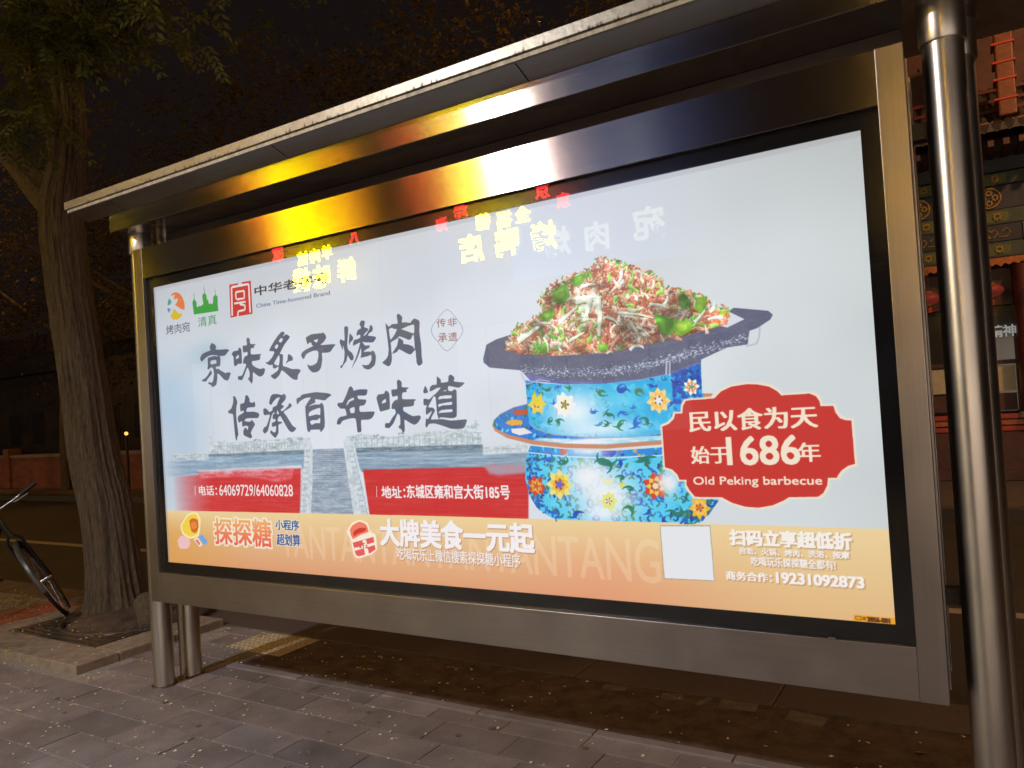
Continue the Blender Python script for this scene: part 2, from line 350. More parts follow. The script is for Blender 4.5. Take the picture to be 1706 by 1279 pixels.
    for i,(cx,cy,s,col) in enumerate([(365,640,8,greens[0]),(420,625,8,blues[1]),(470,630,8,greens[1]),(610,648,12,(60,130,90)),(705,645,14,blues[0]),(785,640,11,(80,128,90)),(845,615,9,blues[0]),
        (400,700,8,blues[1]),(375,785,10,greens[0]),(415,785,9,greens[0]),(330,790,7,cyans[1]),(590,740,9,blues[1]),(655,755,10,greens[0]),(720,745,11,blues[1]),(770,720,8,blues[1]),(610,800,9,(60,150,190)),
        (645,802,9,greens[0]),(705,798,13,greens[1]),(775,790,12,blues[1]),(830,780,10,greens[0]),(965,605,11,blues[3]),(945,700,9,blues[0]),(905,700,7,blues[1])]): leafc(cx,cy,s,col,100+i)
    def flower(cx,cy,R,cols,core,seed,n=8):
        r=np.random.default_rng(seed); c=zp([(cx,cy)])[0]; e=zp([(cx+R,cy)])[0]; k=abs(e[0]-c[0])
        for ring,(sc,cc) in enumerate(((1,cols[0]),(.72,cols[1]),(.45,cols[2]))):
            for j in range(n):
                a=6.283*(j+.5*ring)/n+r.uniform(-.12,.12); 
                tip=c+np.array([np.cos(a),np.sin(a)*1.05])*k*sc; pn=np.array([-np.sin(a),np.cos(a)])*k*.28*sc; mid=c+(tip-c)*.6
                fill(np.array([c,mid+pn,c+(tip-c)*.85+pn*.5,tip,c+(tip-c)*.85-pn*.5,mid-pn]),cc)
        fill(ell(c[0],c[1],k*.22,k*.22),core)
        for j in range(5): fill(ell(c[0]+k*.3*np.cos(j*1.25),c[1]+k*.3*np.sin(j*1.25),k*.07,k*.09),(120,70,110))
    flower(883,688,58,((238,212,150),(236,190,90),(240,222,190)),(226,232,244),5)
    flower(320,705,44,((226,204,80),(232,210,120),(200,180,90)),(70,90,160),6,6); fill(zp([(300,690),(308,640),(322,690),(340,650),(345,700),(318,720)]),(228,205,60))
    flower(448,708,54,((240,240,240),(244,240,225),(236,238,200)),(150,150,80),7)
    flower(1035,625,40,((238,238,232),(226,160,90),(236,236,226)),(120,150,110),8,7)
    fill(ribbon(zp([(283,790),(305,818),(400,847),(560,860),(750,858),(900,840),(1085,785)]),5),(176,170,190),.8)
    fill(ribbon(zp([(265,592),(350,606),(450,611),(620,608),(800,590),(960,555),(1078,505)]),7),(214,216,232))
    # lower bowl
    bowl=zp([(290,898),(450,914),(640,924),(900,905),(1085,868),(1178,1050),(1165,1150),(1120,1215),(1068,1257),(405,1240),(360,1216),(320,1185),(285,1125),(266,1050),(270,960)])
    fill(bowl,(92,200,232)); cells(bowl,cyans,500,12,30,48,.3)
    cells(bowl,blues+greens,400,12,25,49,.95,'curl'); cells(bowl,greens+blues,110,11,20,50,.95)
    cells(zp([(290,898),(345,905),(330,1000),(330,1120),(430,1262),(360,1222),(320,1185),(285,1125),(266,1050),(270,960)]),blues,160,9,20,51,.7)
    cells(zp([(1060,1150),(1165,1150),(1120,1215),(1075,1262),(980,1262)]),blues+greens,170,10,22,52,.85)
    band=zp([(290,898),(450,914),(640,924),(900,905),(1085,868),(1085,905),(900,942),(640,955),(450,948),(284,928)])
    fill(band,(44,140,215)); cells(band,[(200,80,60),(30,60,180),(226,160,70),(60,130,110),(90,200,230)],90,10,20,53,1)
    fill(zp([(425,912),(462,916),(455,940),(432,938)]),(196,74,58)); fill(zp([(615,922),(690,920),(680,944),(628,946)]),(40,50,170))
    fill(ribbon(zp([(284,930),(450,948),(640,955),(900,942),(1085,905)]),6),(206,226,240))
    glow(560,1040,130,105,(240,240,246),1,bowl); glow(650,1130,140,95,(240,242,246),1,bowl); glow(620,1210,110,45,(236,242,248),.9,bowl); glow(560,920,100,20,(240,244,248),.9,bowl)
    flower(425,1078,62,((236,220,140),(228,196,80),(214,150,90)),(110,110,200),9)
    flower(318,1085,44,((206,70,44),(226,150,70),(226,196,90)),(200,90,60),10,7)
    flower(870,1085,62,((206,70,54),(230,196,90),(206,80,60)),(236,220,150),11,7)
    flower(655,1155,42,((226,228,150),(222,222,130),(236,238,200)),(210,200,150),12)
    flower(1075,1185,52,((232,180,70),(236,200,110),(226,160,60)),(200,120,60),13)
    fill(zp([(700,1080),(715,1060),(732,1078),(716,1100)]),(214,218,120)); fill(zp([(620,1045),(650,1055),(680,1042),(668,1080),(632,1080)]),(232,232,190),.8)
    for i,(cx,cy,s,col) in enumerate([(450,975,13,greens[0]),(640,975,20,greens[0]),(720,1050,13,greens[0]),(760,1100,12,greens[0]),(710,985,14,blues[0]),(820,960,14,greens[0]),(760,1190,12,greens[1]),(500,1210,14,blues[0]),(840,1205,11,blues[0]),(380,960,12,blues[1]),(960,1215,14,greens[0])]): leafc(cx,cy,s,col,160+i)
    # iron plate
    plate=zp([(70,495),(85,430),(130,405),(215,378),(700,330),(1205,275),(1230,258),(1390,272),(1411,290),(1400,312),(1340,352),(1303,365),(1295,428),(1200,442),(1080,498),(950,552),(800,588),(600,602),(430,596),(262,562),(240,548),(100,536),(72,512)])
    neck=zp([(245,548),(430,590),(620,600),(800,582),(1080,496),(1080,514),(960,558),(800,592),(620,611),(450,613),(290,598)])
    fill(neck,(98,104,158)); texfill(neck,(92,98,150),(134,140,190),61,70,7,amp=.4)
    texfill(plate,(92,97,122),(112,114,134),62,40,20,amp=.3,bias=.3)
    fill(zp([(1140,335),(1165,282),(1212,278),(1280,311),(1200,350)]),(216,219,228))
    fill(ribbon(zp([(85,432),(150,500),(400,480),(800,452),(1120,380),(1405,290)]),2),(132,134,152),.5)
    hl=zp([(240,548),(430,560),(640,555),(800,530),(950,490),(1100,450),(1290,400)])
    for k in range(900):
        i=rng.integers(0,len(hl)-1); f=U(0,1); p=hl[i]*(1-f)+hl[i+1]*f+np.array([U(-20,20),rng.normal(0,13)])
        fill(ell(p[0],p[1],U(1.5,6.5),U(1,3.4),n=6),(205,214,232),U(.4,1))
    lo,hi=plate.min(0),plate.max(0); pm=mask_polys([plate])
    for k in range(1500):
        x,y=U(lo[0],hi[0]),U(lo[1]+(hi[1]-lo[1])*.35,hi[1])
        if pm[2][min(int(y)-pm[1],pm[2].shape[0]-1),min(int(x)-pm[0],pm[2].shape[1]-1)]: fill(ell(x,y,U(.8,2.2),U(.8,2),n=5),(190,198,218),U(.2,.7))
    for pts,w in (([(1352,345),(1348,395),(1335,425),(1290,436)],7),([(920,505),(918,570)],9),([(935,503),(934,575)],7),([(245,560),(270,612),(300,605),(330,592),(380,600)],5)):
        pp=zp(pts)
        for i in range(len(pp)-1): fill(ribbon([pp[i],(pp[i]+pp[i+1])/2,pp[i+1]],w),(186,188,208))
    # food pile
    food=zp([(172,458),(180,420),(228,350),(300,318),(350,270),(336,212),(385,168),(470,112),(560,88),(606,42),(640,34),(700,55),(760,72),(830,98),(880,122),(902,172),(960,170),(1010,196),(1092,205),(1112,250),(1200,262),(1214,300),(1195,335),(1100,362),(1000,392),(800,434),(640,468),(400,482),(250,474)])
    fill(food,(170,110,92))
    meat=[(176,116,96),(204,146,124),(222,184,166),(146,84,66),(232,206,192),(200,118,76),(186,110,88),(226,190,176)]
    veg=[(110,176,70),(84,150,58),(146,196,92),(60,128,60)]; pale=[(214,226,196),(226,232,222),(196,214,168)]
    cells(food,meat,2600,6,17,71,.95,'curl'); cells(food,meat,1500,6,13,72,.95,'leaf'); cells(food,[(236,206,196),(230,190,176),(120,60,48)],900,4,9,73,.85,'curl')
    cells(food,veg+pale,700,6,12,74,.9,'leaf'); cells(food,pale+[(170,206,120)],260,4,8,174,.85,'shred')
    def patch(pts,cols,n,smin,smax,seed,kind='leaf',al=.92):
        cells(zp(pts),cols,n,smin,smax,seed,al,kind)
    patch([(385,170),(480,105),(560,95),(540,150),(440,210),(420,260),(390,230)],veg+[(120,190,80)],320,7,15,75)
    patch([(330,290),(390,210),(420,250),(380,300)],veg,90,6,12,76)
    patch([(300,430),(420,330),(560,270),(600,340),(560,400),(420,440),(330,470)],veg+pale,420,6,14,77)
    patch([(290,440),(350,420),(350,470),(290,475)],veg,80,6,11,78)
    patch([(860,300),(960,300),(1040,330),(1040,370),(960,390),(890,370)],[(120,190,60),(90,170,56),(150,205,70)],200,9,20,79)
    patch([(960,200),(1010,200),(1100,210),(1095,260),(1060,300),(1000,290),(975,240)],[(90,160,70),(70,140,66),(130,190,66)],160,9,18,80)
    patch([(1000,260),(1080,290),(1060,370),(1010,380)],veg+[(210,226,230)],160,6,12,81)
    patch([(790,190),(880,140),(880,170),(800,220)],[(150,190,70),(120,176,60)],60,6,11,82)
    patch([(1085,270),(1200,280),(1200,335),(1100,350)],[(200,104,62),(190,120,90),(222,160,130)],200,8,16,83)
    patch([(1150,262),(1205,255),(1215,280),(1165,300)],[(150,190,60)],40,7,12,84)
    fill(smooth(zp([(975,200),(1000,194),(1030,235),(1010,262),(980,245)])),(88,158,72)); fill(smooth(zp([(1060,215),(1098,205),(1100,240),(1075,278),(1050,262)])),(140,192,60))
    fill(smooth(zp([(870,290),(960,325),(950,375),(900,378),(880,330)])),(98,178,50)); fill(smooth(zp([(960,320),(1030,330),(1035,360),(985,388),(955,360)])),(146,200,40))
    fill(zp([(500,222),(545,205),(630,205),(625,260),(612,400),(595,360),(590,300),(560,310),(525,300),(500,240)]),(226,232,226)); fill(zp([(500,222),(560,212),(600,228),(520,238)]),(178,206,130))
    fill(smooth(zp([(575,165),(600,170),(605,205),(560,208)])),(222,230,214))
    fill(smooth(zp([(500,395),(560,378),(620,395),(625,440),(560,465),(510,450)])),(212,150,110)); fill(smooth(zp([(560,385),(600,400),(605,450),(570,450)])),(214,130,50))
    fill(smooth(zp([(700,60),(760,85),(770,120),(720,200),(690,170),(700,110)])),(182,96,76)); cells(zp([(690,60),(880,110),(880,200),(700,260)]),meat,300,7,15,85,.95,'curl')
    r2=np.random.default_rng(9)
    for a,b,w in [((230,415),(330,340),20),((300,335),(380,330),12),((250,385),(360,325),9),((455,190),(520,165),10),((470,150),(480,220),8),((700,275),(770,300),9),((740,330),(790,410),12),((760,350),(830,395),8),((420,330),(505,255),14),((330,390),(345,470),9),((360,380),(400,440),9),((840,330),(860,400),8),((700,290),(860,310),8),((590,210),(600,380),14),((640,470),(700,440),8),((860,240),(960,260),10),((500,100),(560,150),7)]:
        m_=((a[0]+b[0])/2+r2.uniform(-8,8),(a[1]+b[1])/2+r2.uniform(-8,8)); fill(ribbon(zp([a,m_,b]),w*1.5,w*.6),(224,230,214),.92)
    cells(food,meat+[(238,220,208),(130,70,54)],350,7,12,175,.95,'shred')
    top=zp([(180,420),(228,350),(300,318),(350,270),(336,212),(385,168),(470,112),(560,88),(606,42),(640,34),(700,55),(760,72),(830,98),(880,122),(902,172),(960,170),(1010,196),(1092,205),(1112,250),(1200,262)])
    rj=np.random.default_rng(55)
    for _ in range(330):
        i=rj.integers(0,len(top)-1); f=rj.uniform(0,1); p=top[i]*(1-f)+top[i+1]*f+rj.normal(0,7,2); an=rj.uniform(0,6.28); l=rj.uniform(10,34); b=rj.uniform(-1,1)
        pts=np.array([[p[0]+l*k*np.cos(an+b*k),p[1]+l*k*np.sin(an+b*k)] for k in np.linspace(-.5,.5,6)]); pal=(meat+veg) if rj.random()<.8 else pale
        fill(ribbon(pts,rj.uniform(6,14),4),np.array(pal[rj.integers(len(pal))],float))
    for _ in range(330):
        p=zp([(rj.uniform(220,1150),rj.uniform(90,450))])[0]; c_=mask_polys([food]) if _==0 else c_
        iy,ix=int(p[1])-c_[1],int(p[0])-c_[0]
        if not(20<iy<c_[2].shape[0]-20 and 20<ix<c_[2].shape[1]-20 and c_[2][iy,ix]): continue
        an=rj.uniform(0,6.28); l=rj.uniform(34,84); b=rj.uniform(-1.2,1.2); w=rj.uniform(11,24)
        pts=np.array([[p[0]+l*k*np.cos(an+b*k),p[1]+l*.8*k*np.sin(an+b*k)] for k in np.linspace(-.5,.5,8)])
        col=np.array(([(186,118,94),(214,160,138),(160,92,72),(228,196,180),(196,112,66)] if rj.random()<.68 else [(226,234,220),(150,196,96),(110,168,70),(206,224,178)])[rj.integers(4)],float)
        fill(ribbon(pts+np.array([2,4]),w*1.1,w*.5),col*.62,.6); fill(ribbon(pts,w,w*.4),col,.95); fill(ribbon(pts-np.array([1,w*.22]),w*.28,w*.1),np.minimum(col*1.25,245),.8)
    for pts,c1,c2 in (([(975,200),(1000,194),(1030,235),(1012,266),(978,248)],(84,152,70),(120,184,80)),([(1060,215),(1098,205),(1102,242),(1075,280),(1048,262)],(132,186,60),(170,210,90)),
        ([(862,288),(905,296),(962,325),(950,378),(898,380),(876,335)],(92,172,52),(132,200,70)),([(955,318),(1030,330),(1036,362),(985,390),(952,360)],(140,194,44),(176,214,90)),
        ([(390,180),(450,150),(470,200),(430,240),(395,225)],(112,176,66),(160,208,100)),([(330,300),(385,255),(400,290),(360,325)],(110,170,60),(160,206,100)),([(480,120),(540,100),(530,140),(490,160)],(96,164,60),(150,200,90)),
        ([(600,430),(640,425),(650,452),(610,462)],(120,180,66),(160,206,100)),([(330,430),(372,420),(380,458),(338,468)],(104,172,60),(150,200,90))):
        P_=smooth(zp(pts)); fill(P_+np.array([3,5]),(84,70,50),.45); fill(P_,c1,.95); c0_=P_.mean(0); fill(c0_+(P_-c0_)*.55-np.array([3,4]),c2,.7)
    for a_,b2,w in (((498,224),(610,214),30),((600,214),(606,390),24),((560,210),(545,300),26),((240,408),(335,342),20),((300,336),(385,330),12),((745,325),(795,408),13),((700,280),(860,306),9),((420,325),(505,252),15),((350,395),(372,470),10),((780,345),(840,392),10),((520,160),(590,150),14),((840,240),(930,262),10),((640,300),(700,340),10),((470,410),(540,372),12)):
        m_=((a_[0]+b2[0])/2+7,(a_[1]+b2[1])/2-5); R1=ribbon(zp([a_,m_,b2]),w*1.4,w*.6); fill(R1+np.array([3,5]),(90,76,60),.4); fill(R1,(222,230,212),.95); fill(ribbon(zp([a_,m_,b2])-np.array([0,w*.3]),w*.35,w*.15),(242,246,238),.9)
    fm=mask_polys([food]); fx,fy,FM=fm; hh,ww=FM.shape
    sh_=1+.20*streak(hh,ww,110,90,501)+.16*streak(hh,ww,46,40,502)+.10*streak(hh,ww,20,18,503)
    reg=canvas[fy:fy+hh,fx:fx+ww]; reg[FM]=np.clip(reg*np.clip(sh_,.55,1.5)[...,None]+.03,0,1)[FM]
    # fall-off ball beside badge
    glow(930,1068,48,55,(230,232,240),1.0); glow(930,1068,34,38,(232,234,240),1.0)
    # -------- red badge
    zb=lambda pts:ZQ(1080,620,4.61,pts)
    bd=zb([(110,420),(160,400),(200,360),(210,320),(265,318),(270,260),(290,222),(330,216),(510,203),(560,150),(640,112),(760,93),(840,95),(930,112),(990,145),(1025,180),(1240,165),(1290,185),(1318,225),(1325,262),(1425,260),(1440,310),(1475,355),(1520,370),(1563,372),(1592,705),(1540,720),(1490,755),(1460,795),(1455,812),(1385,812),(1380,870),(1350,930),(1310,958),(1085,962),(1050,985),(960,1025),(850,1043),(750,1035),(650,1005),(570,962),(365,960),(320,905),(300,870),(298,828),(245,828),(230,790),(190,750),(133,732)])
    r=padm(mask_polys([bd]),20); put(r[0],r[1],blur(dil(r[2],9,9).astype(np.float32),2),(232,222,206)); 
    r=mask_polys([bd]); h,w=r[2].shape; put(r[0],r[1],r[2],(190,54,52))
    cr=(240,226,206)
    text('民以食为天',(1150.5,720),(1360,674.5),cr,4,1); text('始于',(1153.8,773),(1213.4,742.6),cr,3,1)
    text('1686',(1214,775),(1330.5,725),cr,4,3); text('年',(1332.7,769.7),(1366,737),cr,3,1); text('Old Peking barbecue',(1157,812),(1370,793.5),cr,1,1)
    # -------- strip lettering and icons
    x0,y0,m=text_mask('探探糖',(359,907),(451,867),4,3,pad=12); put(x0,y0,blur(dil(m,11,11).astype(np.float32),2),(240,232,214))
    h=m.shape[0]; t=np.linspace(0,1,h)[:,None,None]; reg=canvas[y0:y0+h,x0:x0+m.shape[1]]
    colr=(np.array([236,190,120],np.float32)*(1-t)+np.array([222,92,84],np.float32)*t)/255*np.ones((1,m.shape[1],1),np.float32); reg[m]=colr[m]
    text('小程序',(460,883.5),(498,868),(52,84,140),2,1,outline=(240,234,220),ow=4); text('超划算',(462,909),(500,892),(52,84,140),2,1,outline=(240,234,220),ow=4)
    text('大牌美食一元起',(636,909),(888,873.5),(243,238,240),6,5,shadow=(150,110,90))
    text('吃喝玩乐上微信搜索探探糖小程序',(663,933),(867,924.5),(240,234,234),1,1,shadow=(170,120,95))
    text('扫码立享超低折',(1219,908),(1418.6,889),(244,238,232),4,3,shadow=(160,130,100))
    text('自助、火锅、烤肉、洗浴、按摩',(1235,923.5),(1416,920.2),(242,236,232),1,1,shadow=(170,130,100))
    text('吃喝玩乐探探糖全都有!',(1253.6,942.5),(1393,934.5),(242,236,232),1,1,shadow=(170,130,100))
    text('商务合作：',(1212,966),(1287,956),(244,238,234),2,1,shadow=(170,130,100)); text('19231092873',(1296,971.5),(1440,962.5),(244,238,234),3,2,shadow=(170,130,100))
    # plain card (code left out)
    zz=lambda pts:ZQ(1060,850,3.709,pts)
    fill(zz([(150,96),(463,96),(491,441),(177,427)]),(150,150,130)); fill(zz([(154,101),(459,101),(487,437),(181,423)]),(228,230,234))
    # generic megaphone and gift bag icons
    zm=lambda pts:ZQ(270,830,4.062,pts)
    fill(smooth(zm([(125,190),(175,110),(235,100),(262,150),(250,260),(190,280),(140,250)])),(246,232,180)); fill(smooth(zm([(135,190),(180,122),(228,112),(248,155),(240,245),(190,265),(148,240)])),(236,206,84))
    fill(smooth(zm([(185,160),(205,140),(240,150),(248,200),(230,240),(200,230)])),(200,110,40)); fill(smooth(zm([(195,170),(230,165),(235,205),(205,215)])),(226,140,70))
    fill(smooth(zm([(105,290),(130,260),(175,270),(192,310),(175,345),(120,345)])),(236,196,200)); fill(zm([(245,265),(270,248),(312,300),(285,325)]),(120,170,220)); fill(zm([(215,285),(240,270),(275,320),(255,335)]),(240,232,232)); fill(zm([(225,290),(240,282),(262,316),(252,324)]),(220,120,110))
    zg=lambda pts:ZQ(560,840,4.062,pts)
    fill(smooth(zg([(100,240),(75,190),(110,130),(160,110),(215,130),(235,190),(270,210),(280,310),(240,345),(150,372),(120,340)])),(246,234,214))
    fill(zg([(115,265),(255,225),(270,310),(235,335),(155,358),(135,345)]),(222,96,100)); fill(zg([(180,250),(205,243),(225,340),(200,348)]),(246,236,220)); fill(zg([(125,300),(262,262),(266,280),(130,320)]),(246,236,220))
    fill(smooth(zg([(95,180),(115,145),(160,122),(205,140),(222,190),(170,210),(115,240)])),(234,128,110)); fill(smooth(zg([(120,190),(160,165),(205,165),(200,185),(150,205),(122,220)])),(196,60,44))
    text('TaTa',(560+135/4.062,840+300/4.062),(560+215/4.062,840+268/4.062),(200,80,80),1,0)
    # corner tag
    zt=lambda pts:ZQ(1060,850,3.709,pts)
    fill(np.vstack([zt([(1352,648),(1640,672)]),[[CW,CH],]*1,zt([(1350,684)])]),(222,164,48))
    fill([zt([(1362,655),(1400,659),(1400,683),(1362,678)]),zt([(1366,659),(1396,663),(1396,679),(1366,674)])],(120,70,40)); fill(zt([(1406,661),(1428,663),(1428,684),(1406,681)]),(130,80,44),.8)
    text('2856-001',(1447.4,1036),(1484.6,1031.5),(90,50,30),2,1)
    # pale margin of the light sheet, left and top
    canvas[:, :int(.0038*CW)]=canvas[:, :int(.0038*CW)]*.5+np.array([150,152,168],np.float32)/255*.5
    canvas[:int(.012*CH)]=canvas[:int(.012*CH)]*.6+np.array([168,168,172],np.float32)/255*.4
